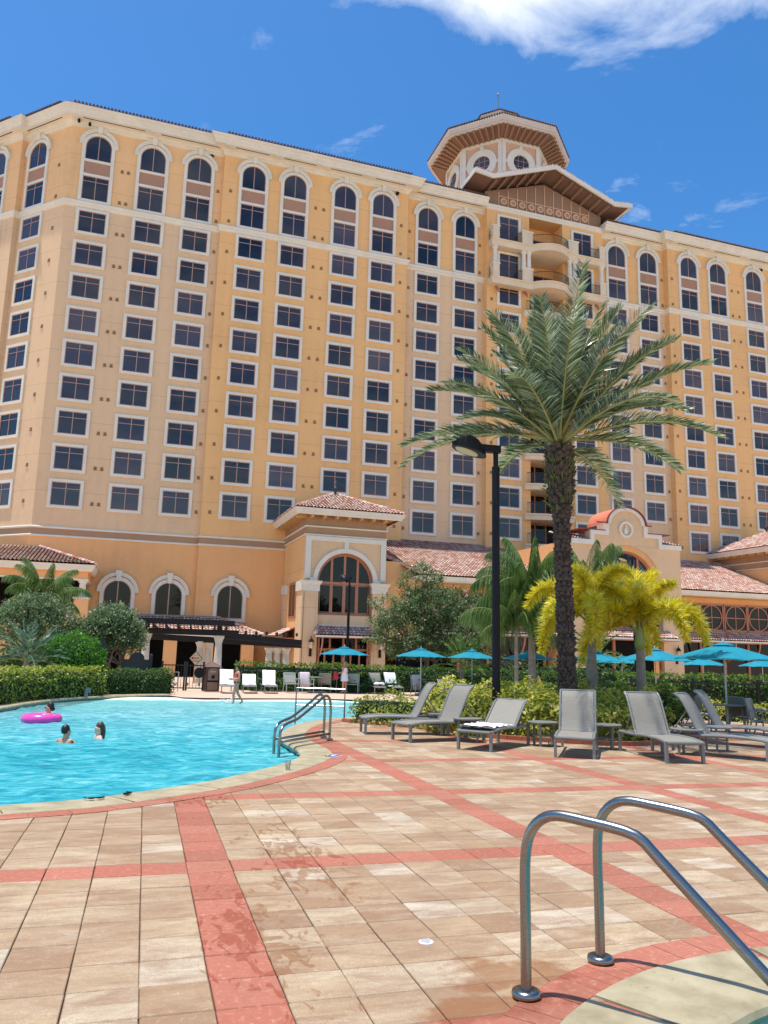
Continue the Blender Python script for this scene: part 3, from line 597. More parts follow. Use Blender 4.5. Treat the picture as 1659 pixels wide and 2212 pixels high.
vent = MB().box(-.11, .11, -.04, .01, -.12, .12).box(-.14, .14, -.06, .01, -.17, -.12); ME_V = mesh_of(vent, 'vent', 'vent')
def put_vent(x, y, z, rz=0.): link('vent', ME_V, hotel, (x-HB[0], y-HB[1], z-HB[2]), (0, 0, rz))
ROW0, PIT = 35.84, 2.998
colsx = [(YL, (-5.5, -.88, 3.2)), (Y2, (8.12, 12.01, 16.93, 20.79)), (Y3, (25.8, 29.87)), (Y5, (47.7, 51.75)), (Y6, (56.62, 60.6, 65.68, 69.6))]
for y, xs in colsx:
    for x in xs:
        put_arch(x, y)
        for k in range(9):
            if x > 44 and k == 8 and x < 54: continue
            put_window(x, y, ROW0-k*PIT)
for x in (34.48, 43.2):
    for k in range(9): put_window(x, YC, ROW0-k*PIT)
for d, off in ((3.99, 0.), (8.75, .5), (13.4, .5)):
    x, y = chamfer(d, off); put_arch(x, y, -PI/4)
    for k in range(9): put_window(x, y, ROW0-k*PIT, -PI/4)
for y, xs in ((YL, (-3.42, -2.9, 4.95)), (Y2, (6.05, 14.06, 14.85, 22.72)), (Y3, (23.85, 31.55)), (YC, (32.55,)), (Y5, (46., 53.6)), (Y6, (54.4, 62.6, 63.5, 71.5))):
    for x in xs:
        for k in range(-2, 9): put_vent(x, y, 36.18-k*2.998)
for k in range(-2, 9): x, y = chamfer(1.25); put_vent(x, y, 36.18-k*2.998, -PI/4)

# central bay: balcony stack, gabled head
X0, X1, CX = 32., 45.7, 38.85
hp(MB().box(X0, 36.87, YC, 84, -4, 46.3), 'wall', 'gold'); hp(MB().box(40.83, X1, YC, 84, -4, 46.3), 'wall', 'gold'); hp(MB().box(36.87, 40.83, YC+1.9, 84, -4, 46.3), 'recess_wall', 'gold'); hp(MB().box(36.87, 40.83, YC, YC+1.9, 46., 46.3), 'recess_head', 'gold')
def rail(mb, pts, z0, z1, step=.13):       # bowed baluster railing along plan points
    pa = Path(pts); mb.tube([(p.x, p.y, z1) for p in pa.sub(0, pa.len, 14)], .035, 5); mb.tube([(p.x, p.y, z0) for p in pa.sub(0, pa.len, 14)], .025, 4)
    n = int(pa.len/step)
    for i in range(n+1):
        p = pa.at(pa.len*i/n); o = pa.out(pa.len*i/n, .1) if 0 < i < n else p; zm = z0+(z1-z0)*.33
        mb.tube([(p.x, p.y, z0), (o.x, o.y, zm), (p.x, p.y, z0+(z1-z0)*.66), (p.x, p.y, z1)], .012, 3, False)
def bow(x0, x1, y, depth, n=12):           # left to right, bulging towards the camera
    return [(x0+(x1-x0)*i/n, y-depth*math.sin(PI*i/n)**.8) for i in range(n+1)]
def slab(mb, plan, yback, z0, z1, lip=.12):
    n = len(plan); lo = [(x, y, z0) for x, y in plan]+[(plan[-1][0], yback, z0), (plan[0][0], yback, z0)]; hi = [(a, b, z1) for a, b, _ in lo]; k = len(lo)
    mb.add(lo+hi, [tuple(range(k))[::-1], tuple(range(k, 2*k))]+[(i, (i+1) % k, (i+1) % k+k, i+k) for i in range(k)])
    mb.sweep([(0, z1-.2), (lip, z1-.16), (lip, z1-.02), (0, z1+.012)], plan)
door = MB(); 
for i in range(3): door.box(-1.75+i*1.2, -1.75+i*1.2+.12, -.06, 0, 0, 2.4)
door.box(1.63, 1.75, -.06, 0, 0, 2.4); door.box(-1.63, 1.63, -.055, 0, 2.28, 2.4); ME_D = mesh_of(door, 'door_frame', 'rosewood'); ME_DG = mesh_of(MB().box(-1.63, 1.63, -.02, 0, 0, 2.28), 'door_pane', 'glass_dark')
for k in range(9):
    zs = 35.35-k*PIT                        # slab top of each guest-room balcony
    b = MB(); slab(b, bow(36.1, 41.6, YC-.35, .75), YC+1.9, zs-.62, zs); o = hp(b, 'balcony', 'cream')
    r = MB(); rail(r, bow(36.25, 41.45, YC-.42, .7), zs+.12, zs+1.05); r.build('railing', 'iron', o, HB)
    dd = link('balcony_door', ME_D, hotel, (CX-HB[0], YC+1.9-HB[1], zs-HB[2])); link('door_pane', ME_DG, dd)
for zt, posts in ((38.25, True), (42.35, False)):   # two grand balconies with columns between them
    plan = [(32.15, YC-.9)]+[(36.5, YC-.9)]+bow(36.7, 41.0, YC-1.0, 1.0)+[(41.2, YC-.9), (45.5, YC-.9)]
    b = MB(); slab(b, plan, YC+1.9, zt-.75, zt, .14); o = hp(b, 'balcony', 'cream')
    for xa, xb in ((32.9, 35.6), (42.1, 44.75)):
        r = MB(); rail(r, [(xa, YC-.85), (xb, YC-.85)], zt+.14, zt+1.05); r.build('railing', 'iron', o, HB)
    r = MB(); rail(r, bow(36.8, 40.9, YC-1.02, .9), zt+.14, zt+1.05); r.build('railing', 'iron', o, HB); r = MB(); rail(r, [(32.3, YC), (32.3, YC-.7)], zt+.14, zt+1.05); r.build('railing', 'iron', o, HB)
    for xa, xb in ((32.25, 32.95), (35.55, 36.75), (40.95, 42.15), (44.75, 45.45)):
        pz = zt+1.4; hp(MB().box(xa, xb, YC-.98, YC-.3, zt, pz-.12), 'balcony_pier', 'cream'); hp(MB().box(xa-.07, xb+.07, YC-1.05, YC-.23, pz-.12, pz+.02), 'pier_cap', 'white')
for x in (32.6, 35.85, 36.45, 41.25, 41.85, 45.1):
    hp(MB().lathe([(.3, 39.66), (.3, 39.78), (.24, 39.82), (.22, 40.6), (.2, 41.3), (.28, 41.36), (.3, 41.48), (.3, 41.6)], 12, (x, YC-.64, 0)), 'column', 'white', smooth=False)
for x in (34.48, 43.2):
    for zt in (38.3, 42.4):
        o = MB(); o.box(-1.35, 1.35, -.12, .02, 2.95, 3.2).box(-1.35, -1.08, -.12, .02, 0, 2.95).box(1.08, 1.35, -.12, .02, 0, 2.95); o = mesh_of(o, 'balcony_window', 'white')
        q = link('balcony_window', o, hotel, (x-HB[0], YC-HB[1], zt-HB[2])); fr = MB().box(-.04, .04, -.07, 0, 0, 2.95).box(-1.08, 1.08, -.065, 0, 2.2, 2.26).box(-1.08, -1.02, -.07, 0, 0, 2.95).box(1.02, 1.08, -.07, 0, 0, 2.95)
        fr.build('window_frame', 'bronze', q); MB().box(-1.08, 1.08, -.03, 0, 0, 2.95).build('pane', 'glass', q)
for zt in (38.25, 42.35):
    dd = link('balcony_door', ME_D, hotel, (CX-HB[0], YC+1.9-HB[1], zt-HB[2])); link('door_pane', ME_DG, dd)
for x in (33.0, 36.2, 41.5, 44.7):
    m = MB(); m.prism([(0, 0)]+[(.75*math.sin(a), -.9*(1-math.cos(a))) for a in np.linspace(0, PI/2, 6)], -.1, .1); me = mesh_of(m, 'balcony_bracket', 'rosewood'); o = link('balcony_bracket', me, hotel, (x-HB[0], YC-.02-HB[1], 37.5-HB[2]), (0, 0, -PI/2))
hp(MB().sweep([(0, 45.98), (.06, 46.0), (.1, 46.2), (.16, 46.24), (.2, 46.5), (.12, 46.55), (0, 46.56)], [(X0-.02, Y3), (X0-.02, YC), (X1+.02, YC), (X1+.02, Y5)]), 'frieze_moulding', 'white')
gz = lambda x: 50.35-abs(x-CX)*.335
hp(MB().prism([(X0-.1, 46.5), (X1+.1, 46.5), (X1+.1, gz(X1)), (CX, 50.35), (X0-.1, gz(X0))], YC+.25, 76), 'gable_wall', 'gable')
yg = YC+.25
for i in range(11):
    x = 33.45+i*1.08; m = MB().box(x-.05, x+.05, yg-.06, yg+.01, 46.7, gz(x)-.25); hp(m, 'batten', 'salmon')
    if i < 10: hp(MB().box(x+.05, x+1.03, yg-.055, yg+.01, 47.8, 47.9), 'batten', 'salmon')
    if i < 10:
        m = MB().ring(x+.54, 47.28, .2, .38, yg-.14, yg+.01, 0, 2*PI, 20).ring(x+.54, 47.28, .07, .14, yg-.1, yg+.01, 0, 2*PI, 12); hp(m, 'rosette', 'salmon')
# flared gable roof
prof = [(29.7, 48.62), (31.7, 48.38), (CX, 51.05), (46., 48.38), (48., 48.62)]
ye = YC-2.1
for a, b in zip(prof, prof[1:]):
    m = MB(); m.add([(a[0], ye, a[1]), (b[0], ye, b[1]), (b[0], 76, b[1]), (a[0], 76, a[1]), (a[0], ye, a[1]-.1), (b[0], ye, b[1]-.1), (b[0], 76, b[1]-.1), (a[0], 76, a[1]-.1)], [(0, 1, 2, 3), (7, 6, 5, 4), (0, 4, 5, 1), (3, 2, 6, 7), (0, 3, 7, 4), (1, 5, 6, 2)]); hp(m, 'gable_soffit', 'soffit')
bb = MB()
for a, b in zip(prof, prof[1:]):
    bb.add([(a[0], ye-.12, a[1]+.12), (b[0], ye-.12, b[1]+.12), (b[0], ye-.12, b[1]-.34), (a[0], ye-.12, a[1]-.34), (a[0], ye+.06, a[1]+.12), (b[0], ye+.06, b[1]+.12), (b[0], ye+.06, b[1]-.34), (a[0], ye+.06, a[1]-.34)], [(3, 2, 1, 0), (0, 1, 5, 4), (2, 3, 7, 6), (0, 4, 7, 3), (1, 2, 6, 5)])
hp(bb, 'bargeboard', 'white')
for x in (29.62, 48.08):
    m = MB().box(min(x, x+.08), max(x, x+.08), ye-.1, 72, 48.3, 48.76); hp(m, 'eave_fascia', 'white')
for i in range(13):
    x = 32.2+i*1.11
    if abs(x-CX) < .1: continue
    zt = 51.05-abs(x-CX)*.373-.12; hp(MB().obox((x, yg, zt-.22), (x, ye+.3, zt-.18), .2, .3), 'rafter', 'gable')
tt = MB()
for a, b in zip(prof, prof[1:]):
    for i in range(int(abs(b[0]-a[0])/.3)):
        u = (i+.5)*.3/abs(b[0]-a[0]); x, z_ = a[0]+(b[0]-a[0])*u, a[1]+(b[1]-a[1])*u+.17; tt.tube([(x, ye-.1, z_), (x, 76, z_)], .11, 6)
hp(tt, 'gable_tiles', 'tile', kind='stuff')

# octagonal rotunda
RC = (CX, 77.45); ph0 = -PI/8
def octo(r): return [(RC[0]+r*math.sin(ph0+k*PI/4), RC[1]-r*math.cos(ph0+k*PI/4)) for k in range(8)]
def oct_prism(r0, z0, r1, z1): 
    a, b = octo(r0), octo(r1); m = MB(); return m.add([(x, y, z0) for x, y in a]+[(x, y, z1) for x, y in b], [(k, (k+1) % 8, 8+(k+1) % 8, 8+k) for k in range(8)]+[tuple(range(8, 16)), tuple(range(7, -1, -1))])
hp(oct_prism(6.2, 44, 6.2, 58.9), 'rotunda_wall', 'salmon')
for k in range(8):
    a, b = Vector(octo(6.2)[k]), Vector(octo(6.2)[(k+1) % 8]); mid = (a+b)/2; w2 = (b-a).length/2; t = (b-a).normalized(); ang = math.atan2(t.y, t.x)
    if mid.y > 79: continue
    f = MB(); f.box(-w2-.03, -w2+.42, -.16, .02, 50, 58.35); f.box(w2-.42, w2+.03, -.16, .02, 50, 58.35); f.box(-w2, w2, -.14, .02, 58.35, 58.92); f.box(-w2+.42, w2-.42, -.13, .02, 51.2, 51.7)
    f.ring(0, 56.05, 1.0, 1.8, -.22, .02, 0, 2*PI, 28); f.box(-.2, .2, -.13, .02, 57.7, 58.3); f.box(-.2, .2, -.13, .02, 51.7, 54.2); f.box(-w2+.42, -1.75, -.13, .02, 55.85, 56.25); f.box(1.75, w2-.42, -.13, .02, 55.85, 56.25)
    o = link('oculus', mesh_of(f, 'oculus', 'white'), hotel, (mid.x-HB[0], mid.y-HB[1], -HB[2]), (0, 0, ang))
    MB().halfdisc(0, 56.05, 1.05, -.03, 28, 0, 2*PI).build('pane', 'glass', o)
    g_ = MB(); [g_.box(x-.025, x+.025, -.07, -.03, 56.05-math.sqrt(1.05-x*x), 56.05+math.sqrt(1.05-x*x)) for x in (-.34, .34)]; [g_.box(-math.sqrt(1.05-z*z), math.sqrt(1.05-z*z), -.065, -.03, 56.05+z-.025, 56.05+z+.025) for z in (-.34, .34)]; g_.build('window_frame', 'bronze', o)
    for i in range(8):
        u = -w2*1.12+(i+.5)*w2*2.24/8; n_ = Vector((t.y, -t.x)); p0 = mid+t*u*.88-n_*.1; p1 = mid+t*u*1.12+n_*2.0
        hp(MB().obox((p0.x, p0.y, 58.75), (p1.x, p1.y, 59.3), .2, .3), 'rafter', 'gable')
hp(oct_prism(6.1, 58.7, 8.5, 59.45), 'rotunda_soffit', 'soffit')
hp(MB().sweep([(-.35, 59.3), (-.1, 59.28), (0, 59.5), (.05, 59.8), (.12, 59.95), (.1, 60.15), (-.4, 60.2)], octo(8.5)[::1], closed=True), 'rotunda_eave', 'stone_trim')
hp(oct_prism(8.55, 60.1, 2.6, 62.6), 'rotunda_roof', 'tilebed')
rt = MB()
for k in range(8):
    a, b = Vector(octo(8.68)[k]), Vector(octo(8.68)[(k+1) % 8]); c = Vector(RC)
    for i in range(22): p = a.lerp(b, (i+.5)/22); q = p.lerp(c, .25); rt.tube([(p.x, p.y, 60.25), (q.x, q.y, 61.2)], .115, 6)
    a, b = Vector(octo(3.15)[k]), Vector(octo(3.15)[(k+1) % 8])
    for i in range(9): p = a.lerp(b, (i+.5)/9); q = p.lerp(c, .6); rt.tube([(p.x, p.y, 64.85), (q.x, q.y, 65.5)], .11, 6)
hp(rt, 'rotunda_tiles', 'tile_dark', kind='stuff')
hp(oct_prism(2.7, 62.2, 2.7, 64.2), 'lantern', 'salmon'); hp(oct_prism(3.0, 64.2, 3.05, 64.8), 'lantern_eave', 'stone_trim'); hp(oct_prism(3.0, 64.8, .2, 66.), 'lantern_roof', 'tilebed')
hp(MB().tube([(*RC, 65.8), (*RC, 69.1)], .07, 6).sphere((*RC, 69.2), .16), 'finial', 'alu')
for x, z_ in ((-7.3, 46.02), (-6.4, 45.9)): hp(MB().lathe([(.1, 0), (.13, -.12), (.1, -.3)], 8, (x, YL-.5, z_)), 'soffit_lamp', 'black')
for x, y in ((4.2, YL), (22.2, Y2), (66.9, Y6)): hp(MB().tube([(x, y, 45.45), (x, y-.22, 45.42)], .17, 10), 'floodlight', 'black')

# podium arched windows
def pod_arch():
    w = MB(); zc, ri, ro = 4.95, 1.07, 1.36; w.ring(0, zc, ri, ro, -.16, .02); w.box(-ro, -ri, -.16, .02, 3.2, zc); w.box(ri, ro, -.16, .02, 3.2, zc); w.box(-ro, ro, -.18, .02, 2.95, 3.2)
    w.ring(0, zc+.1, ro-.02, 1.5, -.22, .02); w.ring(0, zc+.1, 1.48, 1.62, -.3, .02); w.prism([(-.16, 5.95), (.16, 5.95), (.25, 6.82), (-.25, 6.82)], -.36, .02)
    f = MB().box(-.045, .045, -.07, 0, 3.2, 6.).box(-ri, ri, -.066, 0, 3.2, 3.28).ring(0, zc, ri-.06, ri, -.068, 0).box(-ri, -ri+.06, -.067, 0, 3.28, zc).box(ri-.06, ri, -.067, 0, 3.28, zc)
    g = MB().box(-ri, ri, -.03, 0, 3.2, zc).halfdisc(0, zc, ri, -.03); return w, f, g
PA = [mesh_of(a, b, c) for a, b, c in zip(pod_arch(), ('arched_window', 'window_frame', 'pane'), ('white', 'bronze', 'glass_dark'))]
for x, y in ((-.85, YL), (3.2, YL), (8.19, Y2)):
    o = link('arched_window', PA[0], hotel, (x-HB[0], y-HB[1], -HB[2])); link('window_frame', PA[1], o); link('pane', PA[2], o)

# ------------------------------------------------------------------ barrel tile slopes
def tile_slope(mb, quad, w=.27, l=.41):
    e0, e1, t1, t0 = [Vector(p) for p in quad]; u = (e1-e0).normalized(); nrm = (e1-e0).cross(t0-e0).normalized()
    if nrm.z < 0: nrm = -nrm
    v = nrm.cross(u)
    if v.dot(t0-e0) < 0: v = -v
    P2 = [((p-e0).dot(u), (p-e0).dot(v)) for p in (e0, e1, t1, t0)]
    mb.cur = 1; mb.add([p-nrm*.02 for p in (e0, e1, t1, t0)], [(0, 1, 2, 3)]); mb.cur = 0
    s0, s1 = min(p[0] for p in P2), max(p[0] for p in P2); tm = max(p[1] for p in P2)
    for j in range(int(tm/l)+1):
        for i in range(int((s1-s0)/w)+1):
            s, t = s0+(i+.5)*w, j*l-.05
            if not inside((s, t+l*.5), P2): continue
            s += rnd.gauss(0, .006); t += rnd.gauss(0, .008); r = w*.5
            vs = []
            for tt, rr, up in ((t, r, .045), (t+l+.03, r*.86, .0)):
                for q in range(5): a = PI*q/4; vs.append(e0+u*(s-rr*math.cos(a))+v*tt+nrm*(rr*.75*math.sin(a)+up))
            mb.add(vs, [(q, q+1, q+6, q+5) for q in range(4)])
def hip_caps(mb, a, b, r=.15, l=.42):
    a, b = Vector(a), Vector(b); n = max(1, int((b-a).length/l)); d = (b-a)/n; sd = d.cross(Vector((0, 0, 1))).normalized()
    for i in range(n):
        p, q = a+d*i+Vector((0, 0, .07)), a+d*(i+1.08)+Vector((0, 0, .03)); vs = []
        for c, rr in ((p, r), (q, r*.82)):
            for k in range(6): an = PI*k/5; vs.append(c+sd*(-rr*math.cos(an))+Vector((0, 0, rr*math.sin(an))))
        mb.add(vs, [(k, k+1, k+7, k+6) for k in range(5)]+[(0, 5, 4, 3, 2, 1)])
def roof_part(root, base, quads, hips, name='tile_roof'):
    m = MB()
    for q in quads: tile_slope(m, q)
    for a, b in hips: hip_caps(m, a, b)
    return m.build(name, ['tile', 'tilebed'], root, base, kind='stuff')
eave_prof = [(-.3, -.5), (-.16, -.5), (-.12, -.36), (-.04, -.3), (0, -.12), (.05, -.02), (-.25, 0)]
def eaves(path, z): return MB().sweep([(q, z+h) for q, h in eave_prof], path)

# ------------------------------------------------------------------ arched pavilion (and its twin at the far right)
def pavilion(cx, label, name, full=True):
    B = (cx, 62, -2.); root = thing(name, label, 'pavilion', B, frame=HOTEL); x0, x1, yf, yb = cx-3.25, cx+3.25, 57.9, 66.2
    def pt(m, n, mat, par=None, **k): return m.build(n, mat, par or root, B, **k)
    ar, az, sp = 2.24, 6.12, 3.55       # big window: radius, springing height, sill height
    wl = MB()                           # front wall with the arched opening cut out of it
    arc = [(cx+ar*math.cos(a), az+ar*math.sin(a)) for a in np.linspace(PI, 0, 25)]
    wl.box(x0, cx-ar, yf, yf+.5, sp, 9.6); wl.box(cx+ar, x1, yf, yf+.5, sp, 9.6); wl.box(x0, cx-2.1, yf, yf+.5, -4, sp); wl.box(cx+2.1, x1, yf, yf+.5, -4, sp); wl.box(cx-2.1, cx+2.1, yf, yf+.5, 2.0, sp)
    for a, b in zip(arc, arc[1:]): wl.add([(a[0], yf, a[1]), (b[0], yf, b[1]), (b[0], yf, 9.6), (a[0], yf, 9.6), (a[0], yf+.5, a[1]), (b[0], yf+.5, b[1])], [(0, 1, 2, 3), (1, 0, 4, 5)])
    pt(wl, 'front_wall', 'tan'); pt(MB().box(x0, x0+.4, yf+.5, yb, -4, 9.6).box(x1-.4, x1, yf+.5, yb, -4, 9.6), 'side_wall', 'gold')
    pt(MB().box(x0-.01, x1+.01, yf-.01, yb, 9.6, 11.35), 'frieze', 'brownband')
    ring = [(x0, yb), (x0, yf), (x1, yf), (x1, yb)]
    for z_ in (9.62, 10.27): pt(MB().sweep([(0, z_), (.1, z_+.02), (.13, z_+.1), (0, z_+.14)], ring), 'moulding', 'white')
    tr = MB(); tr.box(x0-.01, x0+.42, yf-.13, yf+.01, 6.3, 9.6); tr.box(x1-.42, x1+.01, yf-.13, yf+.01, 6.3, 9.6); tr.box(x0+.42, x1-.42, yf-.13, yf+.01, 9.22, 9.6); tr.box(cx-.17, cx+.17, yf-.12, yf+.01, 8.6, 9.22)
    tr.ring(cx, az, ar+.02, ar+.36, yf-.14, yf+.01, 0, PI, 30); tr.box(x0+.42, cx-ar-.02, yf-.12, yf+.01, 6.12, 6.35); tr.box(cx+ar+.02, x1-.42, yf-.12, yf+.01, 6.12, 6.35); pt(tr, 'arch_surround', 'white')
    for s in (-1, 1):
        px = cx+s*2.75; pt(MB().box(px-.58, px+.58, yf-.3, yf+.01, -4, 5.35), 'pier', 'tan'); pt(MB().box(px-.36, px+.36, yf-.34, yf-.29, -1.2, 4.9), 'pier_panel', 'tan')
        pt(MB().sweep([(0, 5.3), (.05, 5.34), (.05, 5.8), (.12, 5.86), (.2, 6.0), (.2, 6.1), (0, 6.12)], [(px-.6, yf+.02), (px-.6, yf-.34), (px+.6, yf-.34), (px+.6, yf+.02)]).box(px-.6, px+.6, yf-.34, yf, 5.32, 6.12), 'pier_capital', 'white')
    # window: frame, mullions, and panes one by one
    yw = yf+.34; fr = MB(); fr.ring(cx, az, ar-.2, ar-.02, yw-.12, yw+.04, 0, PI, 30); fr.ring(cx, az, ar-.02, ar+.01, yw-.3, yw+.04, 0, PI, 30)
    for x in (-ar+.02, ar-.18): fr.box(cx+x, cx+x+.16, yw-.12, yw+.04, sp, az)
    for x in (-1.05, 0, 1.05): fr.box(cx+x-.09, cx+x+.09, yw-.1, yw+.04, sp, az+math.sqrt((ar-.15)**2-x*x))
    fr.box(cx-ar+.1, cx+ar-.1, yw-.11, yw+.04, az-.2, az); fr.box(cx-ar+.02, cx+ar-.02, yw-.14, yw+.04, sp-.02, sp+.16); W = pt(fr, 'arched_window', 'rosewood')
    for i in range(4):
        xa, xb = cx-2.06+i*1.05-.02, cx-1.03+i*1.05+.02; xa, xb = max(xa, cx-2.06), min(xb, cx+2.06)
        pt(MB().box(xa, xb, yw-.02, yw, sp+.14, az-.18), 'pane', 'glass_dark', W); top = [(xa, az-.02)]+[(xa+(xb-xa)*k/8, az+math.sqrt(max(0., (ar-.1)**2-(xa+(xb-xa)*k/8-cx)**2))) for k in range(9)]+[(xb, az-.02)]; top = [p for p in top]
        pt(MB().prism(top[::-1], yw-.02, yw), 'pane', 'glass_dark', W)
        in_ = MB(); za, zb = sp+.2, az-.24; xa2, xb2 = cx-1.99+i*1.035+(.0 if i else .02), cx-1.99+i*1.035+.87
        for q in ((xa2, xa2+.04, za, zb), (xb2-.04, xb2, za, zb), (xa2, xb2, za, za+.04), (xa2, xb2, zb-.04, zb)): in_.box(q[0], q[1], yw-.07, yw-.02, q[2], q[3])
        pt(in_, 'sash', 'bronze', W)
    pt(MB().box(x0+.5, x1-.5, yf+2.5, yf+2.6, -2, 9.5), 'interior', 'void')
    # side window
    for s, xx in ((-1, x0),):
        pt(MB().box(xx-.05, xx+.02, 60.6, 63.4, 3.3, 6.2), 'side_window', 'rosewood'); o = pt(MB().box(xx-.06, xx-.04, 60.9, 61.9, 3.5, 6.), 'pane', 'glass_dark'); pt(MB().box(xx-.061, xx-.041, 62.1, 63.1, 3.5, 6.), 'pane', 'glass_dark')
        pt(MB().box(xx-.2, xx, 57.6, 59.6, -4, 5.35), 'pier', 'tan'); pt(MB().box(xx-.28, xx, 57.56, 59.7, 5.35, 6.1), 'pier_capital', 'white'); pt(MB().box(xx-.2, xx, 64.4, 65.6, -4, 5.35), 'pier', 'tan'); pt(MB().box(xx-.28, xx, 64.3, 65.7, 5.35, 6.1), 'pier_capital', 'white')
    # roof
    ex0, ex1, ey0, ey1, ze = x0-1.15, x1+1.15, yf-1.15, 67.2, 11.62; ap0, ap1 = (cx-.25, 62., 13.75), (cx+.25, 62., 13.75)
    pt(MB().box(ex0+.12, ex1-.12, ey0+.12, ey1, 11.3, 11.36), 'soffit', 'rafter'); pt(eaves([(ex0, ey1), (ex0, ey0), (ex1, ey0), (ex1, ey1)], ze), 'eave', 'white')
    roof_part(root, B, [[(ex0, ey0, ze), (ex1, ey0, ze), ap1, ap0], [(ex0, ey1, ze), (ex0, ey0, ze), ap0, ap0], [(ex1, ey0, ze), (ex1, ey1, ze), ap1, ap1]], [((ex0, ey0, ze), ap0), ((ex1, ey0, ze), ap1)])
    for i in range(7): x = x0+.3+i*(6.5-.6)/6; pt(MB().obox((x, yf, 11.1), (x, ey0+.3, 11.1), .17, .3), 'rafter', 'rafter')
    for i in range(8): y = yf+.2+i*1.05; pt(MB().obox((x0, y, 11.1), (ex0+.3, y, 11.1), .17, .3), 'rafter', 'rafter')
    pt(MB().lathe([(.35, 13.6), (.35, 13.72), (.12, 13.8), (.1, 14.0), (.22, 14.15), (.24, 14.3), (.1, 14.45), (.05, 14.6), (.03, 15.0)], 10, (cx, 62, 0)), 'finial', 'iron', smooth=True)
    if not full: return root
    # tiled awning over the doors
    roof_part(root, B, [[(cx-2.5, yf-1.35, 2.02), (cx+2.5, yf-1.35, 2.02), (cx+2.05, yf, 2.68), (cx-2.05, yf, 2.68)]], [((cx-2.5, yf-1.35, 2.02), (cx-2.05, yf, 2.68)), ((cx+2.5, yf-1.35, 2.02), (cx+2.05, yf, 2.68))], 'awning_tiles')
    pt(MB().box(cx-2.5, cx+2.5, yf-1.4, yf-1.28, 1.86, 2.0), 'awning_fascia', 'white'); pt(MB().box(cx-2.05, cx+2.05, yf-.06, yf+.01, 2.68, 2.82), 'awning_flashing', 'white')
    for s in (-1, 0, 1):
        m = MB(); pts = [(cx+s*1.95, yf-1.25*math.sin(a)-.05, .4+1.45*(1-math.cos(a))) for a in np.linspace(0, PI/2, 8)]; m.tube(pts, .07, 6); m.obox((cx+s*1.95, yf-.07, -.4), (cx+s*1.95, yf-.07, 1.9), .12, .12); m.obox((cx+s*1.95, yf, 1.85), (cx+s*1.95, yf-1.3, 1.85), .12, .1); pt(m, 'awning_bracket', 'rosewood')
    dr = MB(); yd = yf+.3; dr.box(cx-2.1, cx+2.1, yd-.08, yd, 1.8, 2.); dr.box(cx-2.1, cx+2.1, yd-.08, yd, .85, 1.02)
    for x in (-2.1, -1.05, 0, 1.05, 1.98): dr.box(cx+x-.02, cx+x+.13, yd-.08, yd, 1.02, 1.8)
    for x in (-2.1, -1.45, -.75, -.06, .62, 1.32, 1.98): dr.box(cx+x, cx+x+.14, yd-.08, yd, -3, .85)
    D = pt(dr, 'door', 'rosewood')
    for i in range(4): pt(MB().box(cx-2.+i*1.05, cx-1.05+i*1.05, yd-.03, yd-.01, 1.0, 1.82), 'pane', 'glass_dark', D)
    for i in range(6): pt(MB().box(cx-2.+i*.69, cx-1.42+i*.69, yd-.03, yd-.01, -2.6, .86), 'pane', 'glass_dark', D)
    return root
pavilion(15.95, 'ochre arched pavilion with a tiled hip roof, finial and big round-headed window', 'arched_pavilion')
pavilion(61.75, 'pavilion at the right edge with exposed rafters under its tiled eave', 'edge_pavilion', False)
def wall_lantern(loc, label):
    t = thing('wall_lantern', label, 'lantern', loc, group='wall lanterns on the dining front', frame=HOTEL)
    MB().box(-.1, .1, -.06, 0, -.95, -.35).tube([(0, -.02, -.6), (0, -.22, -.55), (0, -.26, -.32)], .035, 6).build('bracket', 'black', t)
    MB().lathe([(.09, -.34), (.13, -.28), (.16, .12)], 6, (0, -.26, 0)).build('lamp_glass', 'sign', t); MB().lathe([(.2, .12), (.22, .16), (.1, .36), (.03, .42), (.02, .58)], 6, (0, -.26, 0)).build('lamp_cap', 'black', t)
    c = MB()
    for k in range(6): a = 2*PI*k/6; c.tube([(.1*math.cos(a), -.26+.1*math.sin(a), -.32), (.17*math.cos(a), -.26+.17*math.sin(a), .12)], .014, 4)
    c.build('cage', 'black', t)
wall_lantern((13.3, 57.52, 1.35), 'black wall lantern on the left pier of the arched pavilion'); wall_lantern((18.8, 57.52, 1.35), 'black wall lantern on the right pier of the arched pavilion')

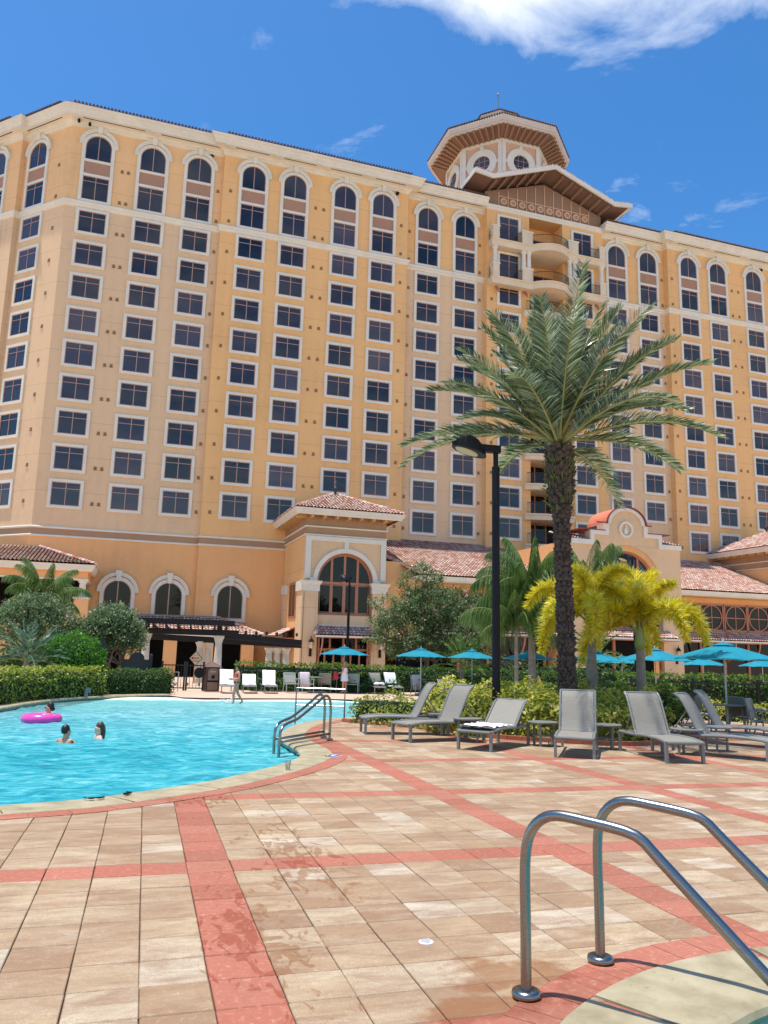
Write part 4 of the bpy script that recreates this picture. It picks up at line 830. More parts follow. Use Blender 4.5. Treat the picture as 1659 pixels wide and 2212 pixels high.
# ------------------------------------------------------------------ dining wings either side of the stepped gable
def wing(name, label, x0, x1, quads, hips, ocx, e_from, e_to, awn):
    B = ((x0+x1)/2, 60, -2.); root = thing(name, label, 'dining wing', B, frame=HOTEL)
    def pt(m, n, mat, par=None, **k): return m.build(n, mat, par or root, B, **k)
    yw = 57.3; pt(MB().box(x0, x1, yw, 66.3, 5.82, 6.6).box(x0, x1, yw+.02, 66.2, 2.95, 3.38), 'wall', 'orange'); roof_part(root, B, quads, hips)
    pt(eaves([(e_from, 60.5), (e_from, 56.), (e_to, 56.)] if name == 'garden_dining_wing' else [(e_from, 56.), (e_to, 56.)], 6.85), 'eave', 'white'); pt(MB().box(e_from, e_to, 56.1, 57.4, 6.33, 6.38), 'soffit', 'rafter')
    pt(MB().box(x0, x1, yw+1.6, yw+1.7, -3, 6), 'interior', 'void')
    for cx in ocx:
        f = MB(); w = 1.3; f.box(-w, -w+.12, -.1, .02, 3.38, 5.82).box(w-.12, w, -.1, .02, 3.38, 5.82).box(-w, w, -.1, .02, 5.68, 5.82).box(-w, w, -.1, .02, 3.38, 3.52); f.ring(0, 4.6, 1.03, 1.13, -.08, .02, 0, 2*PI, 28); f.box(-.04, .04, -.06, .02, 3.52, 5.68).box(-w, w, -.055, .02, 4.56, 4.64)
        o = link('oculus_window', mesh_of(f, 'oculus_window', 'rosewood'), root, (cx-B[0], yw-B[1], -B[2]))
        for sx in (-1, 1):
            for sz in (-1, 1): MB().box(min(0, sx*1.2), max(0, sx*1.2), -.01, .0, min(4.6, 4.6+sz*1.1), max(4.6, 4.6+sz*1.1)).build('pane', 'glass_dark', o)
        for s in (-1, 1):
            q = MB().box(cx+s*w-.1, cx+s*w+.1, yw-.06, yw+.1, -3, 2.95) if s > 0 or cx == ocx[0] else None
            if q: pt(q, 'post', 'rosewood')
        pt(MB().box(cx-1.2, cx+1.2, yw+.08, yw+.1, -3, 2.9), 'pane', 'glass_dark')
        m = MB(); m.tube([(cx+1.3, yw-1.4*math.sin(a)-.05, .7+1.75*(1-math.cos(a))) for a in np.linspace(0, PI/2, 8)], .08, 6); pt(m, 'bracket', 'rosewood')
    a0, a1 = awn; roof_part(root, B, [[(a0, 55.75, 2.55), (a1, 55.75, 2.55), (a1, yw, 3.28), (a0+.9, yw, 3.28)]], [((a0, 55.75, 2.55), (a0+.9, yw, 3.28))], 'awning_tiles'); pt(MB().box(a0, a1, 55.7, 55.82, 2.38, 2.52), 'awning_fascia', 'white'); pt(MB().box(a0, a1, 55.8, yw, 2.3, 2.36), 'awning_soffit', 'rosewood')
    return root
wing('garden_dining_wing', 'low dining wing with a long tiled roof behind the crape myrtle', 20.6, 34., [[(21.5, 56, 6.88), (34., 56, 6.88), (34., 66.9, 11.0), (19.25, 66.9, 11.0)], [(19.25, 61.8, 9.07), (21.5, 56, 6.88), (19.25, 66.9, 11.0), (19.25, 64, 9.9)]], [((21.5, 56, 6.9), (19.3, 61.8, 9.1))], (24., 26.6, 29.2, 31.8), 21.5, 34., (22.2, 33.6))
wing('right_dining_wing', 'low dining wing with round-pane windows under a tiled roof at the right', 44., 58.6, [[(43.9, 56, 6.88), (60.5, 56, 6.88), (58., 65.9, 10.8), (43.9, 65.9, 10.8)]], [((60.5, 56, 6.9), (58., 65.9, 10.85))], (47.57, 50.2, 52.87, 55.5), 43.9, 60.5, (45.4, 59.))
rw = MB().box(19.2, 21.9, 58.2, 66, 2, 8.).build('link_wall', 'orange', bpy.data.objects['garden_dining_wing'], ((20.6+34.)/2, 60, -2.))

# stepped mission gable with the barrel roof
GBs = (CX, 54, -2.); gab = thing('mission_gable', 'stepped mission gable with a pineapple medallion and a curved coral metal roof', 'gabled porch', GBs, frame=HOTEL)
def gp(m, n, mat, par=None, **k): return m.build(n, mat, par or gab, GBs, **k)
half = [(5.4, -4), (5.4, 10.3), (3.45, 10.3), (3.45, 11.1), (2.05, 11.1), (2.05, 11.75)]
arc = [(2.05*math.cos(a)*.88, 11.75+1.42*math.sin(a)) for a in np.linspace(.05, PI-.05, 17)]
outl = half+[(1.85, 11.75)]+arc+[(-1.85, 11.75)]+[(-x, z) for x, z in half[::-1]]
op = [(3.45*math.cos(a), 6.6+3.45*math.sin(a)) for a in np.linspace(0, PI, 25)]; hole = [(3.45, -4)]+op+[(-3.45, -4)]
loops = [[Vector((x, z, 0)) for x, z in (outl[1:-1]+[(-5.4, 6.6), (-3.45, 6.6)]+op[::-1]+[(3.45, 6.6), (5.4, 6.6)])]]
tri = geometry.tessellate_polygon(loops); vs = [(CX+p.x, 53.9, p.y) for p in loops[0]]; n_ = len(vs)
m = MB(); m.add(vs+[(x, 54.6, z) for x, _, z in vs], [tuple(t) for t in tri]+[tuple(i+n_ for i in t) for t in tri]+[(i, (i+1) % n_, (i+1) % n_+n_, i+n_) for i in range(n_)])
gp(m, 'gable_wall', 'tan'); gp(MB().box(CX-5.4, CX-3.45, 53.9, 54.6, -4, 6.6).box(CX+3.45, CX+5.4, 53.9, 54.6, -4, 6.6), 'pier_wall', 'tan'); gp(MB().box(CX-5.3, CX-4.9, 54.6, 66, -4, 10.2).box(CX+4.9, CX+5.3, 54.6, 66, -4, 10.2), 'side_wall', 'orange')
tp = MB()
for s in (-1, 1):
    q = lambda x: CX+s*x
    def bx(xa, xb, za, zb, y0=53.72): tp.box(min(q(xa), q(xb)), max(q(xa), q(xb)), y0, 54.0, za, zb)
    bx(3.15, 5.42, 9.92, 10.32); bx(3.12, 3.48, 10.32, 11.12); bx(1.72, 3.12, 10.78, 11.12, 53.721); bx(1.7, 2.08, 11.12, 11.78)
tp.ring(CX, 11.75, 1.5, 1.84, 53.73, 54.0, 0.02, PI-.02, 22, .78); gp(tp, 'parapet_trim', 'white')
md = MB().ring(CX, 11.36, .5, .68, 53.76, 53.91, 0, 2*PI, 28); gp(md, 'medallion', 'white')
pn = MB().lathe([(.06, -.42), (.15, -.36), (.19, -.2), (.17, .0), (.1, .14), (.05, .18)], 12, (CX, 53.84, 11.36), 1, .4)
for k in range(5): a = -.5+k*.25; pn.tube([(CX, 53.84, 11.5), (CX+.1*math.sin(a), 53.82, 11.66), (CX+.26*math.sin(a), 53.82, 11.78)], [.03, .025, .008], 4)
gp(pn, 'pineapple', 'white', smooth=False)
br = MB()
for i in range(16):
    a0, a1 = PI*i/16, PI*(i+1)/16; P_ = [(CX+1.9*math.cos(a), 11.75+1.5*math.sin(a)) for a in (a0, a1)]; br.add([(P_[0][0], 53.66, P_[0][1]), (P_[1][0], 53.66, P_[1][1]), (P_[1][0], 56.6, P_[1][1]), (P_[0][0], 56.6, P_[0][1])], [(0, 1, 2, 3)])
gp(br, 'barrel_roof', 'copper'); gp(MB().ring(CX, 11.75, 1.86, 1.96, 53.6, 53.76, 0, PI, 22, .79).box(CX-2.9, CX-1.84, 53.6, 53.7, 11.74, 11.84).box(CX+1.84, CX+2.4, 53.6, 53.7, 11.74, 11.84), 'roof_flashing', 'redtrim')
gp(MB().box(CX-4.5, CX-2.06, 53.68, 56.2, 11.12, 11.2).box(CX+2.06, CX+4.3, 53.68, 56.2, 11.12, 11.2), 'step_roof', 'redtrim')
gp(MB().ring(CX, 6.6, 3.0, 3.47, 54.02, 54.5, 0, PI, 30), 'arch_reveal', 'orange'); fr = MB().ring(CX, 6.6, 2.85, 3.02, 54.3, 54.5, 0, PI, 30)
for x in (-1.4, 0, 1.4): fr.box(CX+x-.08, CX+x+.08, 54.3, 54.5, 3.3, 6.6+math.sqrt(2.9**2-x*x))
fr.box(CX-3., CX+3., 54.3, 54.5, 6.3, 6.5); fr.box(CX-3.4, CX+3.4, 54.3, 54.5, 3.2, 3.4); Wg = gp(fr, 'arched_window', 'rosewood')
gp(MB().halfdisc(CX, 6.55, 2.95, 54.42, 26), 'pane', 'glass', Wg); gp(MB().box(CX-3.4, CX+3.4, 54.42, 54.44, 3.4, 6.5), 'pane', 'glass_dark', Wg); gp(MB().box(CX-3.4, CX+3.4, 55.2, 55.3, -4, 3.2), 'interior', 'void')
roof_part(gab, GBs, [[(CX-3.9, 52.6, 2.5), (CX+3.9, 52.6, 2.5), (CX+3.9, 53.9, 3.05), (CX-3.9, 53.9, 3.05)]], [], 'awning_tiles'); gp(MB().box(CX-3.9, CX+3.9, 52.55, 52.66, 2.34, 2.48), 'awning_fascia', 'white'); gp(MB().box(CX-3.9, CX+3.9, 52.6, 53.9, 2.26, 2.33), 'awning_soffit', 'rosewood')
roof_part(gab, GBs, [[(CX-5.5, 53.8, 10.3), (CX-3.5, 53.8, 10.3), (CX-3.5, 57, 11.2), (CX-5.5, 57, 11.2)], [(CX+3.5, 53.8, 10.3), (CX+5.5, 53.8, 10.3), (CX+5.5, 57, 11.2), (CX+3.5, 57, 11.2)]], [], 'shoulder_tiles')
for x in (-3.4, -1.2, 1.2, 3.4): gp(MB().box(CX+x-.1, CX+x+.1, 54.1, 54.3, -4, 3.2), 'post', 'rosewood')
wall_lantern((34.75, 53.88, 1.5), 'black wall lantern left of the mission gable arch, beside the palm trunk'); wall_lantern((43.5, 53.88, 1.4), 'black wall lantern on the right pier of the mission gable')

# ------------------------------------------------------------------ left loggia and the pent roof over the terrace doors
LB = (-6, 63, -2.); log_ = thing('loggia', 'two storey corner loggia with white column and tiled hip roof at the left', 'loggia', LB, frame=HOTEL)
def lp(m, n, mat, par=None, **k): return m.build(n, mat, par or log_, LB, **k)
lx0, lx1, ly, le = -16., -2.5, 60.4, 6.68
roof_part(log_, LB, [[(lx0, ly, le), (lx1, ly, le), (-7.03, 66.75, 8.35), (lx0, 66.75, 8.35)], [(lx1, ly, le), (lx1, 66.75, le), (-7.03, 66.75, 8.35), (-7.03, 66.75, 8.35)]], [((lx1, ly, le), (-7.03, 66.75, 8.4))])
lp(eaves([(lx0, ly), (lx1, ly), (lx1, 66.7)], le-.03), 'eave', 'white'); lp(MB().box(lx0, lx1-.3, ly+.3, 66.7, 6.1, 6.18), 'soffit', 'orange'); lp(MB().box(lx0, lx1-.45, ly+.55, ly+.95, 5.62, 6.1).box(lx1-.85, lx1-.45, ly+.95, 66.6, 5.62, 6.1), 'beam', 'orange'); lp(MB().box(lx0, lx1-.4, ly+.5, ly+1., 5.5, 5.62).box(lx1-.9, lx1-.4, ly+1., 66.6, 5.5, 5.62), 'beam_moulding', 'white')
lp(MB().box(lx0, lx1-.42, ly+.5, ly+.9, -3, 2.7).box(lx1-.82, lx1-.42, ly+.9, 66.6, -3, 2.7), 'lower_wall', 'orange'); lp(MB().box(lx0, lx1-.4, ly+.5, 66.7, 2.5, 2.72), 'floor_slab', 'orange'); lp(MB().box(lx0, lx1-.38, ly+.44, ly+.56, 2.68, 2.84), 'floor_moulding', 'white')
for x in (-3.25, -6.9, -10.8):
    lp(MB().box(x-.5, x+.5, ly+.4, ly+1.3, -3, 4.15), 'pedestal', 'orange'); lp(MB().box(x-.58, x+.58, ly+.32, ly+1.38, 4.15, 4.28), 'pedestal_cap', 'white'); lp(MB().lathe([(.36, 4.28), (.34, 4.38), (.28, 4.42), (.25, 5.0), (.23, 5.3), (.3, 5.36), (.36, 5.44), (.36, 5.52)], 14, (x, ly+.82, 0)), 'column', 'white')
rl = MB().box(lx0, -3.7, ly+.8, ly+.84, 3.75, 3.8)
for i in range(86): rl.box(lx0+i*.143, lx0+i*.143+.025, ly+.81, ly+.83, 2.72, 3.75)
lp(rl, 'railing', 'iron'); lp(MB().box(lx0, -3.2, 66.3, 66.5, 2.7, 6.1), 'interior', 'void'); lp(MB().box(-5.6, -4.3, 66.2, 66.3, 2.7, 5.2), 'door', 'rosewood')
pent = thing('pent_roof', 'tiled pent roof above the terrace doors behind the pergola', 'roof', (5, 64, 1.5), frame=HOTEL); PB_ = (5, 64, 1.5)
roof_part(pent, PB_, [[(-1.5, 62.4, 1.86), (10.6, 62.4, 1.86), (7.2, 66.25, 3.22), (-1.5, 66.25, 3.22)], [(10.6, 62.4, 1.86), (10.6, 66.2, 1.86), (7.2, 66.25, 3.22), (7.2, 66.25, 3.22)]], [((10.6, 62.4, 1.88), (7.2, 66.25, 3.25))])
MB().sweep([(-.1, 1.62), (.0, 1.62), (.03, 1.84), (-.1, 1.86)], [(-1.5, 62.4), (10.6, 62.4), (10.6, 66.2)]).build('gutter', 'white', pent, PB_); MB().box(-1.5, 7.2, 66.1, 66.32, 3.2, 3.36).build('flashing', 'alu', pent, PB_)
MB().box(-1.4, 10.3, 62.7, 66.2, -4, -3).build('plinth', 'orange', pent, PB_); MB().box(-1.4, 10.4, 65.7, 65.8, -3.4, 1.7).build('interior', 'void', pent, PB_)
for x in (.6, 3.4, 6.2, 9.4): MB().box(x-.5, x+.5, 62.8, 63.3, -4, 1.7).build('pier', 'orange', pent, PB_)
sp2 = thing('porch_roof', 'small tiled porch roof tucked against the left side of the arched pavilion', 'roof', (12.3, 62, 1.6), frame=HOTEL)
roof_part(sp2, (12.3, 62, 1.6), [[(11.2, 60.2, 1.85), (11.2, 64.2, 1.85), (12.7, 64.2, 2.5), (12.7, 60.2, 2.5)], [(11.2, 60.2, 1.85), (12.7, 60.2, 2.5), (12.7, 60.3, 2.52), (11.2, 60.3, 1.87)]], [((11.2, 60.2, 1.87), (12.7, 60.2, 2.55))]); MB().box(11.25, 12.7, 60.25, 64.2, 1.6, 1.75).build('soffit', 'rosewood', sp2, (12.3, 62, 1.6)); MB().ring(12.0, .9, .42, .52, 60.3, 60.42, 0, 2*PI, 18).box(11.3, 11.5, 60.3, 60.42, -3, 1.6).build('bracket', 'rosewood', sp2, (12.3, 62, 1.6))

# ------------------------------------------------------------------ foliage builders (deck frame)
def rv(): 
    while True:
        v = Vector((rnd.uniform(-1, 1), rnd.uniform(-1, 1), rnd.uniform(-1, 1)))
        if .05 < v.length < 1: return v.normalized()
def leaf_quad(mb, c, d, n, l, w):     # pointed leaf at c along d, facing n
    s = d.cross(n)
    if s.length < 1e-3: s = d.orthogonal()
    s.normalize(); s *= w/2; mb.add([c, c+d*l*.45+s, c+d*l, c+d*l*.45-s], [(0, 1, 2, 3)])
def hedge(name, label, cat, path, width, height, mat, leafsz=.085, dens=1., round_=.35, core='core', group=None, z0=.0, bumpy=.08, cover=None):
    pa = Path(catmull([(*p, 0) for p in path], .3)) if len(path) > 2 else Path(path); c0 = pa.at(pa.len/2)
    t = thing(name, label, cat, (c0.x, c0.y, 0), group=group); off = (c0.x, c0.y, 0); pts = [(p.x, p.y) for p in pa.sub(0, pa.len, max(2, int(pa.len/.5)))]
    h, w = height, width/2
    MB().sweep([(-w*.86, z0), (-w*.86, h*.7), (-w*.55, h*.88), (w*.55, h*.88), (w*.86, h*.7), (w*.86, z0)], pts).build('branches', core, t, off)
    m = MB(); area = (2*h+width)*pa.len; n = int(area*dens*2.9/leafsz**2/.9)
    for i in range(n):
        s = rnd.random()*(pa.len+.2)-.1; q = rnd.random()*(2*h+width); tg = pa.tan(min(max(s, .1), pa.len-.1)); nr = Vector((tg.y, -tg.x))
        bump_ = noise.noise(Vector((s*1.4, q*1.4, c0.x)))*bumpy*1.6+noise.noise(Vector((s*5, q*5, c0.y)))*.07+rnd.gauss(0, .035)
        if q < h: o, z, N = -w-bump_, z0+q, Vector((-nr.x, -nr.y, .25))
        elif q < h+width: o, z, N = -w+(q-h), h+bump_, Vector((0, 0, 1))
        else: o, z, N = w+bump_, z0+(q-h-width), Vector((nr.x, nr.y, .25))
        ex = max(0, abs(o)-(w-round_*min(w, h))); z = z-ex*.55 if z > h*.75 else z
        p = pa.at(s)+nr*o+tg*(s-min(max(s, 0), pa.len)); N = (N+Vector((0, 0, .55))+rv()*.75).normalized(); D = (rv()+Vector((0, 0, .45))).normalized(); D = (D-N*D.dot(N)*.7).normalized()
        l = leafsz*rnd.uniform(.7, 1.35); leaf_quad(m, Vector((p.x, p.y, z)), D, N, l, l*.55)
    # end faces
    for e, sg in ((0., -1), (pa.len, 1)):
        tg = pa.tan(e) ; nr = Vector((tg.y, -tg.x)); 
        for i in range(int(width*h*dens*1.9/leafsz**2)):
            o, z = rnd.uniform(-w, w), rnd.uniform(z0, h); p = pa.at(e)+nr*o+tg*sg*(.05+rnd.gauss(0, .03)); l = leafsz*rnd.uniform(.7, 1.3); N = (Vector((tg.x*sg, tg.y*sg, .2))+rv()*.8).normalized(); leaf_quad(m, Vector((p.x, p.y, z)), (rv()+Vector((0, 0, .4))).normalized(), N, l, l*.55)
    m.build('foliage', mat, t, off); return t
def bush(name, label, cat, c, r, mat, n, leafsz, group=None):
    t = thing(name, label, cat, (c[0], c[1], 0), group=group)
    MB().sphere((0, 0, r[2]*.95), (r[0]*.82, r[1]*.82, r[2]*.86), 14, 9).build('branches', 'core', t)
    m = MB()
    for i in range(n):
        d = rv(); d.z = abs(d.z)*1.05-.45 if rnd.random() < .8 else d.z; d.normalize(); k = 1+noise.noise(d*2.6+Vector((c[0], c[1], 0))*.7)*.16+rnd.gauss(0, .03)
        p = Vector((d.x*r[0]*k, d.y*r[1]*k, r[2]+d.z*r[2]*k))
        if p.z < .02: continue
        N = (d+rv()*.7).normalized(); l = leafsz*rnd.uniform(.7, 1.35); leaf_quad(m, p, (rv()+Vector((0, 0, .5))).normalized(), N, l, l*.55)
    m.build('foliage', mat, t); return t
def limb(mb, p, q, r0, r1, wob=.1, n=6):
    p, q = Vector(p), Vector(q); pts = []; L = (q-p).length
    for i in range(n+1): u = i/n; pts.append(p.lerp(q, u)+(rv()*wob*L*.35*math.sin(PI*u)))
    mb.tube(pts, [r0+(r1-r0)*i/n for i in range(n+1)], 6); return pts
def tree(name, label, c, lobes, trunk, mat, nleaf, leafsz, stems=3, flowers=0, group=None):
    t = thing(name, label, 'tree', (c[0], c[1], 0), group=group); tr = MB(); lf = MB(); br = []
    for k in range(stems):
        a = 2*PI*k/stems+.4; b0 = Vector((.12*math.cos(a), .12*math.sin(a), -.05)); top = Vector((.45*math.cos(a), .45*math.sin(a), trunk)); limb(tr, b0, top, .1, .07, .12)
        for (lx, ly, lz, rx, ry, rz) in lobes:
            if stems > 1 and rnd.random() < .45 and len(br) > 2: continue
            e = Vector((lx, ly, lz))+rv()*.3*rx; pts = limb(tr, top, e, .06, .02, .2); br.append(e)
            for q in range(4): limb(tr, pts[3+q % 3], e+rv()*Vector((rx, ry, rz)).length*.45, .022, .006, .2, 4)
    tr.build('trunk', 'bark', t, smooth=True)
    tot = sum(l[3]*l[4]*l[5] for l in lobes); fl = MB()
    for (lx, ly, lz, rx, ry, rz) in lobes:
        ncl = int(nleaf*(rx*ry*rz)/tot/26)
        for k in range(ncl):
            d = rv(); rad = rnd.uniform(.35, 1.0)**.55*(1+noise.noise(d*2.2+Vector((lx, ly, lz)))*.3); cc = Vector((lx+d.x*rx*rad, ly+d.y*ry*rad, lz+d.z*rz*rad)); sz = rnd.uniform(.16, .34)
            ax = (d+Vector((0, 0, .3))+rv()*.5).normalized()
            for i in range(26):
                p = cc+rv()*sz*rnd.random()**.5+ax*rnd.uniform(-.12, .2); N = (Vector((0, 0, .8))+d*.5+rv()*.8).normalized(); l = leafsz*rnd.uniform(.7, 1.3); leaf_quad(lf, p, (ax+rv()*.9).normalized(), N, l, l*.5)
    lf.build('crown', mat, t)
    if flowers:
        for i in range(flowers):
            lx, ly, lz, rx, ry, rz = rnd.choice(lobes); d = rv(); d.y = -abs(d.y); p = Vector((lx+d.x*rx, ly+d.y*ry, lz+d.z*rz))
            for q in range(9): leaf_quad(fl, p+rv()*.07, rv(), rv(), .09, .06)
        fl.build('blossoms', 'flower', t)
    return t
def frond(mb, rb, p0, d0, L, droop, leaflen, width, n=60, mode='V', start=.14, hang=0., r0=.028, lift=.35, twist=0.):
    p = Vector(p0); d = Vector(d0).normalized(); steps = 22; pts = [p.copy()]; ds = L/steps; dirs = [d.copy()]
    for i in range(steps):
        d = (d+Vector((0, 0, -droop*ds*(.4+1.4*i/steps)))).normalized(); p = p+d*ds; pts.append(p.copy()); dirs.append(d.copy())
    rb.tube(pts, [r0*(1-.88*i/steps) for i in range(steps+1)], 5)
    for k in range(n):
        u = start+(1-start)*(k+.5)/n; f = u*steps; i = min(int(f), steps-1); q = pts[i].lerp(pts[i+1], f-i); dd = dirs[i]; side = dd.cross(Vector((0, 0, 1)))
        if side.length < 1e-3: side = Vector((1, 0, 0))
        side.normalize(); up = side.cross(dd).normalized()
        ll = leaflen*(min(1, (u-start)/.16+.35))*(1-.62*max(0, u-.45)/.55)
        angs = (0, PI) if mode == 'V' else [rnd.uniform(0, 2*PI) for _ in range(6)]
        for an in angs:
            if mode == 'V':
                an2 = (lift+rnd.gauss(0, .15)); sd = side*(1 if an == 0 else -1); o = sd*math.cos(an2)+up*math.sin(an2)
                D = (dd*(.68+.5*u)+o*1.0+Vector((0, 0, -hang))+rv()*.11).normalized()
            else:
                o = side*math.cos(an)+up*math.sin(an); D = (dd*.6+o*1.0+rv()*.4).normalized()
            l = ll*(rnd.uniform(.82, 1.12) if mode == 'V' else rnd.uniform(.55, 1.2)); N = D.cross(o).cross(D) if mode == 'V' else Vector((0, 0, 1))+rv()*.7; s = D.cross(N)
            if s.length < 1e-4: continue
            s.normalize(); s *= width/2; e = q+D*l+Vector((0, 0, -l*l*.22-hang*l*.35)); mid = q+D*l*.5
            mb.add([q+s*.35, q-s*.35, mid-s, e, mid+s], [(0, 1, 2, 3, 4)])
def palm(name, label, base, h, nf, L, mat, leaflen, width, el, droop, mode='V', nl=60, hang=0., trunk=None, lean=(0, 0), lift=.35, group=None, seed=1, r0=.028):
    t = thing(name, label, 'palm tree', (base[0], base[1], 0), group=group)
    top = Vector((lean[0], lean[1], h)); trunk(t, top)
    for k in range(nf):
        u = (k+.5)/nf; az = k*2.39996+seed; e = math.radians(el[0]+(el[1]-el[0])*(u**(.64 if name == 'date_palm' else .8))+rnd.gauss(0, 5)); d = Vector((math.cos(az)*math.cos(e), math.sin(az)*math.cos(e), math.sin(e)))
        lf, rb = MB(), MB(); LL = L*rnd.uniform(.88, 1.08)*(1 if e < 1.2 else .86)
        frond(lf, rb, top+Vector((math.cos(az), math.sin(az), 0))*.1*(1-u)+Vector((0, 0, rnd.uniform(-.12, .1)-(1-u)*.15)), d, LL, droop*rnd.uniform(.75, 1.3), leaflen, width, nl, mode, hang=hang, lift=lift, r0=r0)
        f = lf.build('frond', mat, t); rb.build('rachis', 'rachis', f, smooth=True)
    return t

# ------------------------------------------------------------------ date palm in the bed
def date_trunk(t, top):
    m = MB(); rings = 46; seg = 20; H = top.z-.25
    def rad(z): u = z/H; return .205-.035*u if u < .72 else (.18+.14*math.sin((u-.72)/.28*PI*.6))
    for j in range(rings+1):
        z = H*j/rings
        for k in range(seg): a = 2*PI*(k+.5*(j % 2))/seg; r = rad(z)*.93; m.v.append((top.x*z/H+r*math.cos(a), top.y*z/H+r*math.sin(a), z))
    m.f = [(j*seg+k, j*seg+(k+1) % seg, (j+1)*seg+(k+1) % seg, (j+1)*seg+k) for j in range(rings) for k in range(seg)]; m.mi = [0]*len(m.f)
    m.build('trunk', 'trunk_date', t, smooth=True)
    b = MB()
    rows = 92
    for j in range(rows):
        z = .05+(H-.1)*j/rows; u = z/H; nper = 10; big = 1. if u < .78 else 1.5
        for k in range(nper):
            a = 2*PI*(k+.5*(j % 2))/nper+rnd.gauss(0, .13); z += rnd.gauss(0, .012); r = rad(z); c = Vector((top.x*u+r*.93*math.cos(a), top.y*u+r*.93*math.sin(a), z)); o = Vector((math.cos(a), math.sin(a), 0)); s = Vector((-o.y, o.x, 0)); w = 2*PI*r/nper*.5*rnd.uniform(.55, 1.2); hh = .095*big*rnd.uniform(.8, 1.2); ot = (.042*big)*rnd.uniform(.3, 1.7)
            b.add([c-s*w, c+s*w, c+s*w*.55+o*ot+Vector((0, 0, hh*.75)), c-s*w*.55+o*ot+Vector((0, 0, hh*.75)), c+s*w*.4+Vector((0, 0, hh)), c-s*w*.4+Vector((0, 0, hh))], [(0, 1, 2, 3), (3, 2, 4, 5), (0, 3, 5), (1, 4, 2)])
    b.build('trunk_boots', 'boot', t, kind='stuff')
    f = MB()
    for k in range(190):
        a = rnd.uniform(0, 2*PI); z = H*rnd.uniform(.76, .95); r = rad(z)+.02; c = Vector((top.x+r*math.cos(a), top.y+r*math.sin(a), z)); o = Vector((math.cos(a), math.sin(a), 0)); D = (o*.8+Vector((0, 0, .8))+rv()*.6).normalized(); l = rnd.uniform(.08, .2); leaf_quad(f, c, D, (o+rv()*.4).normalized(), l, .035)
    f.build('ferns', 'fern', t, kind='stuff')
DP = (9.42, 15.3)
dpalm = palm('date_palm', 'tall date palm with a grey green feather crown and scaly dark trunk', DP, 6.85, 58, 3.65, 'date', .66, .036, (5, 86), .19, 'V', 120, trunk=date_trunk, lean=(-.1, .03), lift=.38, seed=.6, r0=.034)
# foxtail palms
def fox_trunk(h, r=.115):
    def f(t, top):
        m = MB(); n = 26; pts = [(top.x*i/n, top.y*i/n, (top.z-.55)*i/n) for i in range(n+1)]; m.tube(pts, [r*(1.25-.4*i/n)*(1.045 if i % 3 == 0 else 1) for i in range(n+1)], 14); m.build('trunk', 'trunk_grey', t, smooth=True)
        MB().tube([(top.x, top.y, top.z-.6), (top.x, top.y, top.z-.45), (top.x, top.y, top.z-.1), (top.x, top.y, top.z+.1)], [r*.9, r*1.12, r*.8, r*.45], 12).build('crownshaft', 'crownshaft', t, smooth=True)
    return f
palm('foxtail_palm', 'yellow foxtail palm with the slimmer trunk right beside the date palm', (11.1, 16.9), 2.75, 10, 2.15, 'fox', .42, .03, (30, 84), 1.3, 'F', 150, trunk=fox_trunk(2.7), seed=.9, group='yellow foxtail palms in the bed')
palm('foxtail_palm', 'yellow foxtail palm further right, behind the lounger with its foot turned right', (12.05, 16.25), 2.6, 11, 2.1, 'fox', .42, .03, (30, 84), 1.3, 'F', 150, trunk=fox_trunk(2.6), seed=2.3, group='yellow foxtail palms in the bed')
def grey_trunk(r=.16):
    def f(t, top):
        n = 20; MB().tube([(top.x*i/n, top.y*i/n, top.z*i/n) for i in range(n+1)], [r*(1.2-.4*i/n) for i in range(n+1)], 12).build('trunk', 'trunk_grey', t, smooth=True)
    return f
palm('queen_palm', 'green queen palm with long drooping fronds left of the date palm trunk', (17.6, 31.6), 5.0, 24, 3.2, 'queen', .85, .026, (8, 82), .55, 'V', 130, hang=1.9, trunk=grey_trunk(), seed=.3, lift=-.1)
palm('queen_palm', 'green queen palm glimpsed behind the yellow foxtail palms', (20.8, 31.9), 5.4, 20, 3.1, 'queen', .8, .026, (8, 82), .55, 'V', 120, hang=1.8, trunk=grey_trunk(), seed=1.3, lift=-.1)
palm('areca_palm', 'low green feather palm under the queen palm, left of the date palm trunk', (16.6, 31.2), 3.4, 22, 2.6, 'queen', .75, .026, (12, 84), .55, 'V', 110, hang=1.6, trunk=grey_trunk(.09), seed=1.1, lift=-.05)
palm('queen_palm', 'light green queen palm in front of the left loggia', (-4.2, 43.), 4.4, 20, 2.4, 'queen', .6, .026, (5, 80), .6, 'V', 100, hang=1.6, trunk=grey_trunk(.13), seed=2., lift=-.05)
palm('pygmy_date_palm', 'silvery pygmy date palm above the left hedge', (-3.35, 31.6), 1.45, 26, 1.55, 'pyg', .34, .035, (-5, 80), .5, 'V', 44, trunk=grey_trunk(.12), seed=.2, lift=.25)
palm('fan_leaf_palm', 'dark green young palm below the queen palm, behind the teal umbrellas', (17.0, 38.), 1.6, 16, 1.9, 'queen', .45, .05, (0, 80), .5, 'V', 40, trunk=grey_trunk(.1), seed=.5, lift=.2)
palm('fan_leaf_palm', 'dark young palm in the shade right of the date palm trunk', (24.5, 37.), 2.2, 14, 1.9, 'queen', .45, .05, (0, 80), .5, 'V', 40, trunk=grey_trunk(.1), seed=1.5, lift=.2)
